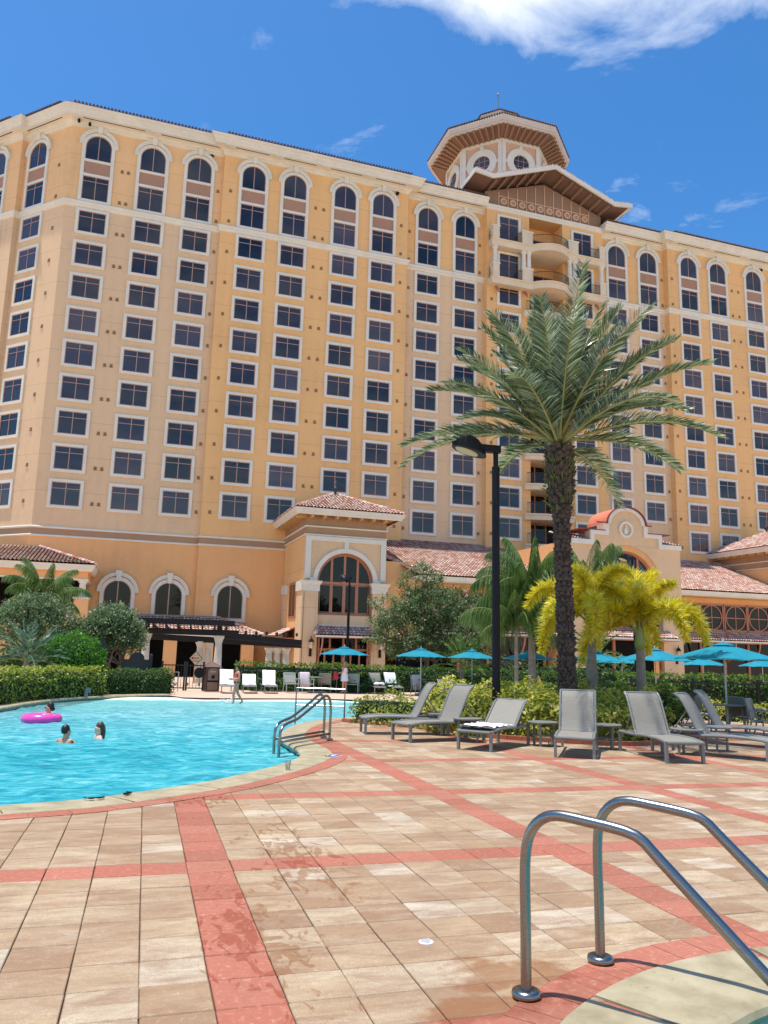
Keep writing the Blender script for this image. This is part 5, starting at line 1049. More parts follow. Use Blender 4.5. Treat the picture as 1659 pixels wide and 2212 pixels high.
# trees
tree('crape_myrtle', 'round crape myrtle with pale pink blossoms beside the arched pavilion', (17.2, 43.2), [(-1.5, 0, 3.3, 2.1, 1.8, 1.5), (1.6, .2, 3.3, 2.2, 1.8, 1.5), (0, 0, 4.7, 2.1, 1.8, 1.5), (-.5, .1, 6.3, 1.4, 1.2, 1.0), (3.0, 0, 2.9, 1.3, 1.3, .9), (-2.7, 0, 4.4, 1.2, 1.2, .9), (2.1, .1, 5.2, 1.5, 1.2, .9)], 1.6, 'myrtle', 36000, .14, 5, 90)
tree('ornamental_tree', 'grey green tree standing left of the pergola columns', (-.55, 39.8), [(-.75, 0, 2.5, .95, .9, .8), (.45, 0, 2.6, .95, .9, .8), (-.2, .1, 3.2, 1.0, .9, .65), (.85, 0, 2.1, .6, .6, .45), (-1.0, 0, 1.8, .7, .7, .6)], 1.1, 'greyleaf', 22000, .125, 3)
tree('ornamental_tree', 'grey green tree with pale flowers below the left loggia railing', (-3.9, 40.2), [(-1., 0, 2.9, 1.3, 1.0, .9), (.7, 0, 2.7, 1.3, 1.0, .9), (-.2, .1, 3.5, 1.2, 1., .7), (1.7, 0, 2.4, .8, .7, .55)], 1.2, 'greyleaf', 22000, .125, 3, 14)
bush('clipped_shrub', 'bright green clipped dome shrub behind the left hedge', 'shrub', (-1.95, 33.6), (1.25, 1.25, 1.18), 'bright', 8500, .1)
bush('clipped_shrub', 'dark green low shrub in shade beside the pygmy palm', 'shrub', (-3.6, 33.5), (1.3, 1.2, .9), 'hedge_dark', 4500, .1)
b_ = thing('bromeliad', 'reddish strap-leaf bromeliad below the grey green tree', 'plant', (-.35, 36.6, 0)); m = MB()
for k in range(40):
    a = rnd.uniform(0, 2*PI); e = rnd.uniform(.5, 1.4); l = rnd.uniform(.7, 1.35); D = Vector((math.cos(a)*math.cos(e), math.sin(a)*math.cos(e), math.sin(e))); s = D.cross(Vector((0, 0, 1))).normalized()*.045; m.add([s, -s, D*l*.6-s*1.1, D*l+Vector((0, 0, -.12)), D*l*.6+s*1.1], [(0, 1, 2, 3, 4)])
m.build('leaves', 'bromeliad', b_)
# hedges
hedge('croton_hedge', 'yellow green croton hedge along the left pool edge', 'hedge', [(-3.9, 25.3), (-3.1, 28.4), (-1.9, 30.8), (-.95, 32.1)], 1.0, .98, 'croton_green', .1, 1.1)
hedge('clipped_hedge', 'dark box-cut hedge between the left croton hedge and the gate', 'hedge', [(-.75, 32.9), (.4, 33.9), (1.85, 34.7)], .9, .92, 'hedge_dark', .085, 1.1)
hedge('croton_hedge', 'bright yellow croton shrubs around the foot of the date palm', 'hedge', [(7.55, 16.55), (8.35, 15.75), (9.5, 14.95), (10.7, 15.0), (11.5, 15.8)], 1.15, .9, 'croton', .105, 1.5, .5, bumpy=.3, core='ixora_core')
hedge('croton_hedge', 'yellow croton shrubs behind the loungers, around the black lamp post', 'hedge', [(7.3, 17.7), (8.2, 16.9), (9.4, 16.6), (10.9, 16.6)], 1.3, .95, 'croton', .105, 1.4, .5, bumpy=.3, core='ixora_core')
hedge('low_shrubs', 'olive green low shrubs at the left end of the planting bed by the pool', 'shrub', [(6.15, 19.75), (7.0, 18.7), (7.7, 17.9)], 1.15, .62, 'croton_green', .075, 1.1, .6, bumpy=.25)
bush('ixora_shrub', 'rounded olive green shrub between the two foxtail palm trunks', 'shrub', (11.9, 17.9), (1.5, 1.2, .56), 'ixora', 7000, .075)
bush('ixora_shrub', 'rounded green shrub at the right end of the planting bed', 'shrub', (13.3, 17.3), (.85, .85, .58), 'ixora', 4200, .07)
bush('ixora_shrub', 'olive green mound behind the date palm trunk', 'shrub', (10.6, 18.6), (1.4, 1.1, .5), 'ixora', 4500, .08)
hedge('clipped_hedge', 'tall glossy green hedge behind the far pool loungers', 'hedge', [(5.6, 40.3), (9.5, 40.0), (13.6, 39.3)], 1.1, 1.28, 'hedge', .13, .9)
hedge('clipped_hedge', 'green hedge behind the middle umbrellas', 'hedge', [(13.9, 40.4), (18.5, 40.2), (23.5, 38.4)], 1.1, 1.22, 'hedge_dark', .13, .8)
hedge('clipped_hedge', 'tall glossy hedge behind the black fence at the right', 'hedge', [(19.6, 27.9), (22.6, 26.0), (25.4, 23.6), (28., 21.)], 1.1, 1.32, 'hedge', .12, .9)
hedge('low_hedge', 'low dark hedge at the back of the far loungers', 'hedge', [(6., 38.5), (9.5, 38.4), (13.4, 37.9)], .6, .55, 'hedge_dark', .11, .8)
hedge('low_hedge', 'low olive hedge in front of the middle umbrellas', 'hedge', [(14.6, 36.8), (18.5, 34.8), (21., 32.6)], .9, .72, 'ixora', .1, .8)
hedge('low_hedge', 'yellow low hedge behind the right hand dining chairs', 'hedge', [(17.6, 20.9), (19.3, 19.4), (20.8, 17.8)], .7, .5, 'croton', .09, .9)
hedge('tropical_planting', 'dark mixed shrubs in front of the dining wing windows', 'shrub', [(20.5, 45.), (26., 44.), (31., 42.)], 1.6, 1.7, 'hedge_dark', .24, .5, bumpy=.5)

# ------------------------------------------------------------------ lamps, pergola, fences, bin
def lamp_post(loc, h, s, label, rz):
    t = thing('street_lamp', label, 'lamp post', (*loc, 0), rz, group='black area lights around the pool')
    MB().tube([(0, 0, 0), (0, 0, h-.34*s)], .085*s, 16).tube([(0, 0, h-.34*s), (0, 0, h)], .055*s, 12).build('pole', 'black', t, smooth=False); MB().lathe([(.17*s, 0), (.17*s, .03), (.1*s, .1), (.088*s, .13)], 16).build('base_cover', 'black', t)
    MB().box(-.4*s, .1*s, -.07*s, .07*s, h-.02*s, h+.14*s).build('arm', 'black', t)
    hd = MB(); L, W = .4*s, .26*s; cx = -.62*s
    for i in range(9):
        th = PI/2*i/8; z = h-.05*s+.4*s*math.sin(th); k = math.cos(th)**.6 if i < 8 else .03
        for q in range(20): a = 2*PI*q/20; dx, dz = L*k*math.cos(a), z-h; hd.v.append((cx+dx*.966+dz*-.12, W*k*math.sin(a), h+dz*.966-dx*.26))
    hd.f = [(i*20+q, i*20+(q+1) % 20, (i+1)*20+(q+1) % 20, (i+1)*20+q) for i in range(8) for q in range(20)]+[tuple(range(19, -1, -1))]; hd.mi = [0]*len(hd.f); H = hd.build('lamp_head', 'black', t, smooth=False)
    lm = MB().lathe([(.25*s, -.085*s), (.27*s, -.045*s)], 20, (-.06*s, 0, 0), 1, .55); lm.v = [(cx+x*.966-z*.12, y, h+z*.966-x*.26) for x, y, z in lm.v]; lm.build('lamp_lens', 'sign', H); return t
lamp_post((7.85, 15.7), 6.42, 1.06, 'tall black lamp post rising out of the yellow croton bed', -.1)
lamp_post((12.95, 46.), 6.5, 1.0, 'black lamp post standing in front of the arched pavilion', -1.2); lamp_post((26.1, 35.6), 7.4, 1.0, 'black lamp post in front of the mission gable, behind the foxtail palms', .1)
pg = thing('pergola', 'dark timber pergola on white columns in front of the terrace doors', 'pergola', (5, 46, 0))
def pgp(m, n, mat): return m.build(n, mat, pg, (5, 46, 0))
for x, y, cs in ((1.15, 45.6, 1.), (5.1, 45.2, 1.), (4.45, 49.2, .9), (4.95, 49.2, .9), (8.6, 48.5, .8), (9.1, 48.5, .8), (9.65, 48.4, .8)):
    pgp(MB().lathe([(a_, z_*cs) for a_, z_ in [(.3, 0), (.3, .25), (.24, .32), (.225, 1.4), (.19, 2.35), (.22, 2.42), (.24, 2.52), (.3, 2.66), (.3, 2.75)]], 14, (x, y, 0)), 'column', 'column')
pgp(MB().obox((-.2, 45.7, 2.92), (6.2, 45.1, 2.92), .16, .34), 'beam', 'pergola'); pgp(MB().obox((.5, 44.6, 3.42), (5.8, 44.1, 3.42), .16, .3), 'beam', 'pergola'); pgp(MB().obox((1.0, 49.4, 2.7), (10.6, 48.4, 2.42), .18, .36), 'beam', 'pergola'); pgp(MB().obox((5.1, 45.2, 2.8), (10.3, 47.2, 2.55), .16, .34), 'beam', 'pergola')
for x, y in ((1.15, 45.6), (5.1, 45.2)): pgp(MB().box(x-.13, x+.13, y-.13, y+.13, 2.75, 3.3), 'post', 'pergola')
for i in range(16): x = .1+i*.66; pgp(MB().obox((x, 44.2 if i < 9 else 45.2+.38*(i-8)*.66, 3.16 if i < 9 else 3.02), (x+.5, 49.6, 3.1), .09, .2), 'slat', 'pergola')
def fence(pts, h, label, gate=False):
    pa = Path(pts); c = pa.at(pa.len/2); t = thing('gate' if gate else 'iron_fence', label, 'gate' if gate else 'fence', (c.x, c.y, 0)); off = (c.x, c.y, 0)
    def P(d, z): p = pa.at(d); return (p.x, p.y, z)
    for z in (.12, h-.06): MB().obox(P(0, z), P(pa.len, z), .035, .05).build('rail', 'fence', t, off) if len(pts) == 2 else [MB().obox((*a, z), (*b, z), .035, .05).build('rail', 'fence', t, off) for a, b in zip(pts, pts[1:])]
    n = int(pa.len/.13); pk = mesh_of(MB().box(-.01, .01, -.01, .01, 0, h-.1), 'picket', 'fence'); ps = mesh_of(MB().box(-.04, .04, -.04, .04, 0, h+.08).box(-.055, .055, -.055, .055, h+.08, h+.11), 'post', 'fence')
    for i in range(1, n):
        x, y, _ = P(pa.len*i/n, 0); link('picket', pk, t, (x-off[0], y-off[1], .1))
    k = max(1, int(pa.len/2.2))
    for i in range(k+1): x, y, _ = P(pa.len*i/k, 0); link('post', ps, t, (x-off[0], y-off[1], 0))
fence([(5.7, 39.2), (9.5, 38.95), (13.3, 38.4)], 1.1, 'black iron fence in front of the tall hedge behind the far loungers'); fence([(19.4, 26.8), (22., 25.2), (24.6, 22.9), (26.5, 20.9)], 1.12, 'black iron fence in front of the hedge at the right')
fence([(1.75, 37.4), (2.75, 37.3)], 1.2, 'black iron gate panel left of the brown bin', True); fence([(2.85, 37.3), (3.6, 37.25)], 1.2, 'black iron gate panel with a round black plate beside the brown bin', True)
MB().tube([(3.4, 37.16, .82), (3.4, 37.13, .82)], .24, 18).build('plate', 'black', bpy.data.objects['gate.001'], (3.225, 37.275, 0))
bn = thing('waste_bin', 'brown plastic waste bin with a hipped lid near the beach end of the pool', 'bin', (3.98, 37.3, 0), .12); bn.scale = (.9, .9, .98)
MB().box(-.36, .36, -.33, .33, 0, 1.12).build('body', 'bin_dark', bn); MB().add([(-.44, -.4, 1.12), (.44, -.4, 1.12), (.44, .4, 1.12), (-.44, .4, 1.12), (-.12, -.1, 1.34), (.12, -.1, 1.34), (.12, .1, 1.34), (-.12, .1, 1.34)], [(3, 2, 1, 0), (4, 5, 6, 7), (0, 1, 5, 4), (1, 2, 6, 5), (2, 3, 7, 6), (3, 0, 4, 7)]).build('lid', 'bin', bn)
MB().prism([(-.26, .5), (.26, .5), (.26, .94)]+[(.26*math.cos(a), .94+.12*math.sin(a)) for a in np.linspace(.2, PI-.2, 7)]+[(-.26, .94)], -.36, -.33).build('upper_panel', 'bin_panel', bn); MB().box(-.26, .26, -.355, -.33, .06, .42).build('lower_door', 'bin_panel', bn); MB().box(-.28, .28, -.345, -.33, .42, .5).build('slot', 'void', bn); MB().tube([(0, -.36, .66), (0, -.38, .66)], .09, 14).build('knob', 'black', bn); MB().box(-.14, .14, -.368, -.36, .88, .91).build('label_strip', 'sign', bn)
sg = thing('wall_sign', 'diamond shaped cream sign with black border behind the gate', 'sign', (4.0, 46.6, 1.45)); sg.scale = (.95, .95, .95); MB().prism([(-.4, 0), (0, -.46), (.4, 0), (0, .46)], -.02, 0).build('border', 'black', sg); MB().prism([(-.35, 0), (0, -.4), (.35, 0), (0, .4)], -.03, -.021).build('face', 'sign', sg)
lt = MB(); [lt.box(-.2, .2, -.034, -.031, z, z+.03) for z in (-.2, -.12)]; lt.box(-.1, .22, -.034, -.031, -.02, .05); lt.build('lettering', 'bin_panel', sg); MB().box(-.26, -.12, -.036, -.031, -.05, .08).build('emblem', 'red', sg); z_ = MB(); [z_.obox((-.15+i*.075, -.034, .15+.06*(i % 2)), (-.075+i*.075, -.034, .15+.06*((i+1) % 2)), .004, .025, (0, -1, .3)) for i in range(4)]; z_.build('wave', 'black', sg); MB().box(-.05, .05, .0, .06, -1.5, .3).build('post', 'orange', sg)
bd = thing('chair_back_screen', 'dark green wooden screen with an arched top behind the box-cut hedge', 'screen', (.62, 38.4, 0)); MB().prism([(-.62, 0), (.62, 0), (.62, 1.35), (.36, 1.35)]+[(.34*math.cos(a), 1.38+.3*math.sin(a)) for a in np.linspace(0, PI, 12)]+[(-.36, 1.35), (-.62, 1.35)], -.04, .04).build('panel', 'green_board', bd)
for x in (-.64, .64): MB().box(x-.06, x+.06, -.06, .06, 0, 1.5).sphere((x, 0, 1.55), .07).build('post', 'green_board', bd)
cb = thing('towel_cabinet', 'low reddish brown cabinet between the dark screen and the gate', 'cabinet', (1.5, 38.2, 0)); MB().box(-.4, .4, -.25, .25, 0, .8).build('body', 'bin', cb); MB().ring(0, .5, .22, .34, -.27, -.24).build('arch', 'bin_dark', cb); MB().box(-.44, .44, -.29, .29, .8, .85).build('top', 'bin', cb)
fr_ = thing('towel_rack', 'white square frame rack at the end of the box-cut hedge', 'rack', (2.2, 36.2, 0)); r_ = MB(); r_.tube([(-.22, 0, 0), (-.22, 0, .85), (.22, 0, .85), (.22, 0, 0)], .022, 6).tube([(-.22, 0, .35), (.22, 0, .35)], .02, 6); r_.build('frame', 'chairalu', fr_)
pb_ = thing('path_light', 'small grey path light in front of the left croton hedge', 'light', (-1.15, 30.6, 0)); MB().box(-.06, .06, -.05, .05, 0, .28).box(-.03, .14, -.07, -.02, .16, .34).build('housing', 'alu', pb_)
pal = thing('paddle_sculpture', 'dark leaf-shaped paddle board standing behind the clipped dome shrub', 'board', (-.98, 38.4, 0)); MB().prism([(-.2, 0), (.2, 0), (.3, 1.2), (.25, 1.8), (.06, 2.3), (-.08, 2.25), (-.28, 1.6), (-.3, 1.1)], -.04, .04).build('board', 'green_board', pal)

# ------------------------------------------------------------------ handrails
def rail_pair(name, label, bases, dirv, prof, flange, extra=None, r=.026):
    c = Vector(bases[0]).lerp(Vector(bases[1]), .5); t = thing(name, label, 'handrail', (c.x, c.y, 0)); d = Vector(dirv).normalized()
    for b in bases:
        pts = catmull([(b[0]-c.x+d.x*s, b[1]-c.y+d.y*s, z) for s, z in prof], .03); MB().tube(pts, r, 14).build('rail', 'steel', t, smooth=True)
        if flange: MB().lathe([(.068, .0), (.07, .012), (.066, .026), (.05, .032), (.03, .034)], 24, (b[0]-c.x, b[1]-c.y, .01)).build('flange', 'steel', t, smooth=True)
        if extra: s0, s1, z = extra; MB().tube([(b[0]-c.x+d.x*s0, b[1]-c.y+d.y*s0, z), (b[0]-c.x+d.x*s1, b[1]-c.y+d.y*s1, z)], r*.9, 10).build('cross_bar', 'steel', t, smooth=True)
    return t
rail_pair('handrail', 'pair of brushed steel spa handrails in the right foreground', ((1.952, 3.592), (2.558, 3.886)), (.6, -.8), [(0, 0), (0, .3), (0, .6), (.025, .735), (.085, .812), (.17, .842), (.3, .836), (.5, .815), (.575, .785), (.65, .715), (1.05, .345), (1.4, .03), (1.75, -.29)], True)
rail_pair('handrail', 'pair of steel ladder rails at the pool edge near the loungers', ((3.98, 15.2), (3.98, 15.68)), (-1.28, -1.47), [(0, 0), (0, .35), (.0, .62), (.05, .78), (.18, .86), (.36, .84), (.55, .76), (1.3, .5), (1.75, .42), (1.9, .34), (1.95, .2), (1.95, -.2), (1.95, -.7)], True, (.0, 1.95, .13))
fr2 = thing('handrail', 'rectangular steel rail frame standing at the pool edge beyond the ladder', 'handrail', (5.65, 20.15, 0)); MB().tube(catmull([(0, 0, 0), (0, 0, .4), (0, 0, .8), (-.6, .25, .8), (-1.2, .5, .8), (-1.2, .5, .3), (-1.2, .5, -.3)], .5), .022, 10).tube([(0, 0, .36), (-1.2, .5, .36)], .02, 10).build('frame', 'steel', fr2)
MB().lathe([(.06, .012), (.06, .03), (.03, .035)], 16).build('flange', 'steel', fr2)

# ------------------------------------------------------------------ furniture
def make_chaise(lean=0.):
    t = thing('sun_lounger', 'x', 'sun lounger', group='grey sling loungers set around the planting bed'); W = .325
    # x = from foot (0) to head (+), hinge at 1.15
    f = MB()
    for s in (-1, 1): f.tube(catmull([(0, s*W, .335), (.3, s*W, .372), (.8, s*W, .378), (1.3, s*W, .36), (1.9, s*W, .36)], .12), .026, 8)
    f.tube([(0, -W, .335), (0, W, .335)], .026, 8); f.tube([(1.9, -W, .36), (1.9, W, .36)], .024, 8); f.build('frame', 'alu', t)
    for x, z in ((.03, .34), (1.86, .36)):
        for s in (-1, 1): MB().box(x-.027, x+.027, s*W-.024, s*W+.024, 0, z).build('leg', 'alu', t)
    def slingmesh(pts, th=.008):
        m = MB(); n = len(pts); w = W-.03
        for sgn in (1, -1):
            for (x, z) in pts: m.v += [(x, -w, z+sgn*th/2), (x, 0, z+sgn*th/2-.004), (x, w, z+sgn*th/2)]
        for k in range(2):
            for i in range(n-1):
                for j in range(2):
                    a = k*3*n+3*i+j; q = (a, a+1, a+4, a+3); m.f.append(q if k == 0 else q[::-1]); m.mi.append(0)
        return m
    slingmesh([(.02, .345), (.3, .372), (.6, .376), (.9, .374), (1.16, .37)]).build('seat', 'sling', t, smooth=True)
    bk = [(1.15, .375), (1.2, .44), (1.29, .63), (1.38, .82), (1.45, .95), (1.52, 1.05), (1.59, 1.1)]; bk = [(1.15+(x-1.15)*math.cos(lean)+(z-.375)*math.sin(lean), .375-(x-1.15)*math.sin(lean)+(z-.375)*math.cos(lean)) for x, z in bk]; hx, hz_ = bk[-1]
    slingmesh(bk).build('backrest', 'sling', t, smooth=True); b = MB()
    for s in (-1, 1): b.tube(catmull([(x, s*W, z) for x, z in bk], .1), .021, 8)
    b.tube([(hx, -W, hz_), (hx, W, hz_)], .02, 8); b.build('back_frame', 'alu', t)
    p = MB(); [p.tube([(bk[3][0], s*(W-.05), bk[3][1]), (1.7, s*(W-.05), .37)], .013, 6) for s in (-1, 1)]; p.tube([(1.66, -W, .365), (1.66, W, .365)], .014, 6); p.build('prop', 'alu', t); return t
ch0 = make_chaise(); ch_low = make_chaise(.42)
chs = [((5.1, 16.72), -8, 'grey lounger furthest left beside the pool, its foot nearest the ladder'), ((5.38, 15.0), 13, 'upright grey lounger second from the pool ladder'), ((6.2, 13.3), 40, 'grey lounger with a white towel laid on its seat'), ((7.52, 12.05), 55, 'grey lounger facing the camera in front of the date palm trunk'), ((9.12, 11.18), 79, 'grey lounger with its foot turned right, in front of the foxtail palm'), ((11.15, 11.35), 124, 'grey lounger at the right edge seen from its left side, nearer one'), ((13.1, 13.15), 126, 'grey lounger at the right edge behind the nearest one')]
for i, (p, a, lab) in enumerate(chs):
    r_ = math.radians(a)
    if i == 0: ch0['label'] = lab; ch0.matrix_world = Matrix.Translation((*p, 0)) @ Matrix.Rotation(r_, 4, 'Z')
    elif i == 2: ch_low['label'] = lab; ch_low.matrix_world = Matrix.Translation((*p, 0)) @ Matrix.Rotation(r_, 4, 'Z')
    else: dup(ch0, lab, (*p, 0), r_)
def flat_prop(name, label, cat, loc, rz, mb, mat, **k): o = mb.build(name, mat, **k); o.matrix_world = Matrix.Translation(loc) @ Matrix.Rotation(rz, 4, 'Z'); return tag(o, label, cat)
def drape(pts, w, fold=.012, nx=10, th=.012):       # towel following points in x,z
    m = MB(); n = len(pts)
    for s in (1, -1):
        for i, (x, z) in enumerate(pts):
            for j in range(nx+1): y = -w/2+w*j/nx; m.v.append((x+noise.noise(Vector((i*.9, j*.7, w*9)))*fold, y+noise.noise(Vector((i*.5, j, 4)))*fold, z+(th/2 if s > 0 else -th/2)+noise.noise(Vector((x*9, y*9, 2.)))*fold))
    for k in range(2):
        for i in range(n-1):
            for j in range(nx): a = k*n*(nx+1)+i*(nx+1)+j; q = (a, a+1, a+nx+2, a+nx+1); m.f.append(q if k == 0 else q[::-1]); m.mi.append(0)
    return m
flat_prop('towel', 'crumpled white towel lying on the seat of the third lounger', 'towel', (6.2, 13.3, .0), math.radians(40), drape([(.05+i*.09, .4+(.012 if i % 3 else .035)) for i in range(12)], .66, .03, 14, .02), 'towel', smooth=True)
def make_table():
    t = thing('side_table', 'x', 'side table', group='round grey side tables between the loungers'); MB().lathe([(.29, .43), (.305, .44), (.305, .46), (.29, .468)], 28).build('top', 'alu', t)
    for k in range(3): a = 2*PI*k/3+.5; MB().obox((.22*math.cos(a), .22*math.sin(a), 0), (.22*math.cos(a), .22*math.sin(a), .43), .045, .03, (math.cos(a), math.sin(a), 0)).build('leg', 'alu', t)
    MB().ring(0, 0, .19, .215, -.01, .01, 0, 2*PI, 20).build('brace', 'alu', t).matrix_local = Matrix.Translation((0, 0, .2)) @ Matrix.Rotation(PI/2, 4, 'X'); return t
tb0 = make_table()
for i, (p, lab) in enumerate([((6.72, 16.3), 'round side table tucked between the two loungers nearest the pool'), ((6.8, 14.88), 'round side table left of the lounger with the towel'), ((8.02, 14.0), 'round side table left of the camera-facing lounger'), ((9.06, 13.38), 'round side table right of the camera-facing lounger'), ((10.16, 12.4), 'round side table before the right edge loungers'), ((11.25, 12.87), 'round side table between the two right edge loungers')]):
    if i == 0: tb0['label'] = lab; tb0.location = (*p, 0)
    else: dup(tb0, lab, (*p, 0), i*.7)
def cup(loc, label): t = thing('plastic_cup', label, 'cup', loc, group='clear plastic cups'); MB().lathe([(.03, 0), (.033, .01), (.046, .13), (.047, .132), (.044, .13), (.031, .012)], 18).build('cup', 'clear', t, smooth=True); MB().lathe([(.03, .012), (.036, .05)], 14).build('drink', 'clear', t)
cup((2.34, 11.2, .012), 'clear plastic cup on the pool coping near the ladder'); cup((8.06, 14.24-.45, .0), 'clear plastic cup on the paving beside the camera-facing lounger')
gls = thing('sunglasses', 'dark sunglasses lying on the near pool coping', 'sunglasses', (-.15, 9.2, .02), .25); [MB().lathe([(.03, 0), (.034, .006), (.03, .012)], 12, (x, 0, .01), 1.1, .8).build('lens', 'black', gls) for x in (-.045, .045)]; MB().tube([(-.01, 0, .018), (.01, 0, .018)], .006, 5).tube([(-.09, 0, .018), (-.1, .1, .014)], .006, 5).tube([(.09, 0, .018), (.1, .1, .014)], .006, 5).build('frame', 'black', gls)
g2_ = thing('hair_clip', 'small dark hair clip beside the sunglasses on the coping', 'hair clip', (.18, 9.45, .02), .9); MB().obox((-.06, 0, .015), (.06, .01, .015), .03, .02).obox((.0, 0, .02), (.05, .05, .02), .02, .015).build('clip', 'black', g2_)
dm = thing('depth_marker', 'small blue and white depth marker tile set in the red brick course', 'marker tile', (3.42, 12.75, .006), .9); MB().box(-.16, .16, -.1, .1, 0, .006).build('tile', 'towel', dm); MB().box(-.15, .15, -.09, .0, .006, .008).build('blue_band', 'bluetile', dm); mk_ = MB(); [mk_.box(-.12+i*.06, -.09+i*.06, .03, .08, .006, .008) for i in range(5)]; mk_.build('lettering', 'bluetile', dm)
dr_ = thing('deck_drain', 'small round white drain cover set in the paving', 'drain', (1.76, 4.4, .0)); MB().lathe([(.042, 0), (.042, .004), (.038, .006)], 20).build('rim', 'towel', dr_); gr = MB(); [gr.obox((-.028, -.024+.012*i, .008), (.028, -.024+.012*i, .008), .004, .003) for i in range(5)]; gr.build('grate', 'towel', dr_)
MB().lathe([(.03, .006), (.03, .0068)], 16).build('well', 'bin_panel', dr_)

def make_umbrella():
    t = thing('parasol', 'x', 'umbrella', group='teal market umbrellas'); n = 8; R, zh, za = 1.28, 1.84, 2.2; cp = MB(); rings = [(.06, za), (.4, za-.085), (.85, za-.22), (R, zh)]
    cp.v.append((0, 0, za+.01))
    for r, z in rings:
        for k in range(n*4): a = 2*PI*k/(n*4); q = abs((k % 4)/4-.5)*2 if k % 4 else 1.; rr = r*(.94+.06*(1 if k % 4 == 0 else .35 if k % 4 == 2 else .6)); cp.v.append((rr*math.cos(a), rr*math.sin(a), z-(.03*(r/R) if k % 4 == 2 else 0.)))
    N4 = n*4; cp.f = [(0, 1+k, 1+(k+1) % N4) for k in range(N4)]+[(1+i*N4+k, 1+(i+1)*N4+k, 1+(i+1)*N4+(k+1) % N4, 1+i*N4+(k+1) % N4) for i in range(3) for k in range(N4)]; cp.mi = [0]*len(cp.f); cp.build('canopy', 'canvas', t)
    vt = MB(); vt.v = [(0, 0, za+.06)]+[(.3*math.cos(2*PI*k/n), .3*math.sin(2*PI*k/n), za-.02) for k in range(n)]; vt.f = [(0, 1+k, 1+(k+1) % n) for k in range(n)]; vt.mi = [0]*n; vt.build('vent_cap', 'canvas', t)
    MB().tube([(0, 0, 0), (0, 0, za+.02)], .024, 10).build('pole', 'chairalu', t); MB().lathe([(.02, 0), (.035, .03), (.02, .06), (.012, .13)], 10, (0, 0, za+.04)).build('finial', 'chairalu', t)
    MB().lathe([(.28, 0), (.28, .05), (.05, .1), (.035, .3)], 18).build('base', 'alu', t)
    for k in range(n): a = 2*PI*k/n; MB().tube([(0, 0, za-.06), (R*.97*math.cos(a), R*.97*math.sin(a), zh-.0)], .011, 4).build('rib', 'alu', t)
    return t
um0 = make_umbrella()
def polar(px_dir, dist): return None
ums = [((10.55, 38.0), 'teal umbrella in front of the arched pavilion, above the woman in white'), ((13.95, 36.1), 'teal umbrella before the crape myrtle, second from the left'), ((16.8, 36.3), 'teal umbrella left of the tall lamp post, third from the left'), ((18.2, 32.9), 'teal umbrella between the lamp post and the date palm trunk'), ((19.9, 30.0), 'teal umbrella right behind the date palm trunk'), ((17.35, 22.6), 'teal umbrella behind the right foxtail palm trunk'), ((14.35, 16.0), 'large teal umbrella over the dining chairs at the right'), ((31.0, 36.2), 'small distant teal umbrella left of the large one at the right'), ((34.2, 35.2), 'small distant teal umbrella behind the large one at the right'), ((35.6, 34.6), 'distant teal umbrella nearest the right edge'), ((25.8, 39.), 'distant teal umbrella partly hidden behind the foxtail palms'), ((27.2, 38.4), 'distant teal umbrella hidden low between the foxtail palm trunks')]
for i, (p, lab) in enumerate(ums):
    if i == 0: um0['label'] = lab; um0.location = (*p, 0)
    else: dup(um0, lab, (*p, 0), .2+i*.37)

def make_chair(pale=True):
    t = thing('dining_chair', 'x', 'chair', group='aluminium sling armchairs'); W, fm = .29, 'chairalu' if pale else 'alu'; 
    for s in (-1, 1):
        MB().tube([(s*W, -.27, 0), (s*W, -.25, .62)], .019, 6).build('leg', fm, t); MB().tube([(s*W, .3, 0), (s*W, .2, .4), (s*W, .24, .62), (s*W, .32, .9)], .019, 6).build('leg', fm, t); MB().obox((s*W, -.28, .63), (s*W, .26, .63), .045, .025).build('arm', fm, t)
    MB().tube([(-W, -.24, .4), (W, -.24, .4)], .016, 6).tube([(-W, .2, .4), (W, .2, .4)], .016, 6).tube([(-W, .32, .9), (W, .32, .9)], .018, 6).build('stretcher', fm, t)
    MB().add([(-W, -.25, .42), (W, -.25, .42), (W, .2, .4), (-W, .2, .4), (-W, -.25, .41), (W, -.25, .41), (W, .2, .39), (-W, .2, .39)], [(0, 1, 2, 3), (7, 6, 5, 4), (0, 4, 5, 1), (1, 5, 6, 2), (2, 6, 7, 3), (3, 7, 4, 0)]).build('seat', 'sling_pale' if pale else 'sling', t)
    MB().add([(-W, .22, .45), (W, .22, .45), (W, .32, .9), (-W, .32, .9), (-W, .23, .45), (W, .23, .45), (W, .335, .9), (-W, .335, .9)], [(0, 1, 2, 3), (7, 6, 5, 4), (0, 4, 5, 1), (1, 5, 6, 2), (2, 6, 7, 3), (3, 7, 4, 0)]).build('backrest', 'sling_pale' if pale else 'sling', t); return t
c0_ = make_chair(True); c1_ = make_chair(False)
def far_chaise(p, a, lab, s=.88):
    o = dup(ch_low if 'low backrest' in lab else ch0, lab, (*p, 0), math.radians(a), 'pale loungers on the far side of the pool'); o.scale = (s, s, s); return o
fcs = [((4.55, 35.45), 88, 'far lounger with a tall white towel beside the brown bin'), ((5.55, 35.7), 84, 'far lounger with a low backrest and white towel, behind the woman in coral'), ((6.55, 35.9), 86, 'far lounger with a tall white towel, third from the bin'), ((12.15, 36.9), 86, 'far pale lounger with crumpled towels on its seat'), ((13.1, 36.9), 92, 'far lounger with a leaf-shadowed white towel over its back')]
for p, a, lab in fcs: far_chaise(p, a, lab)
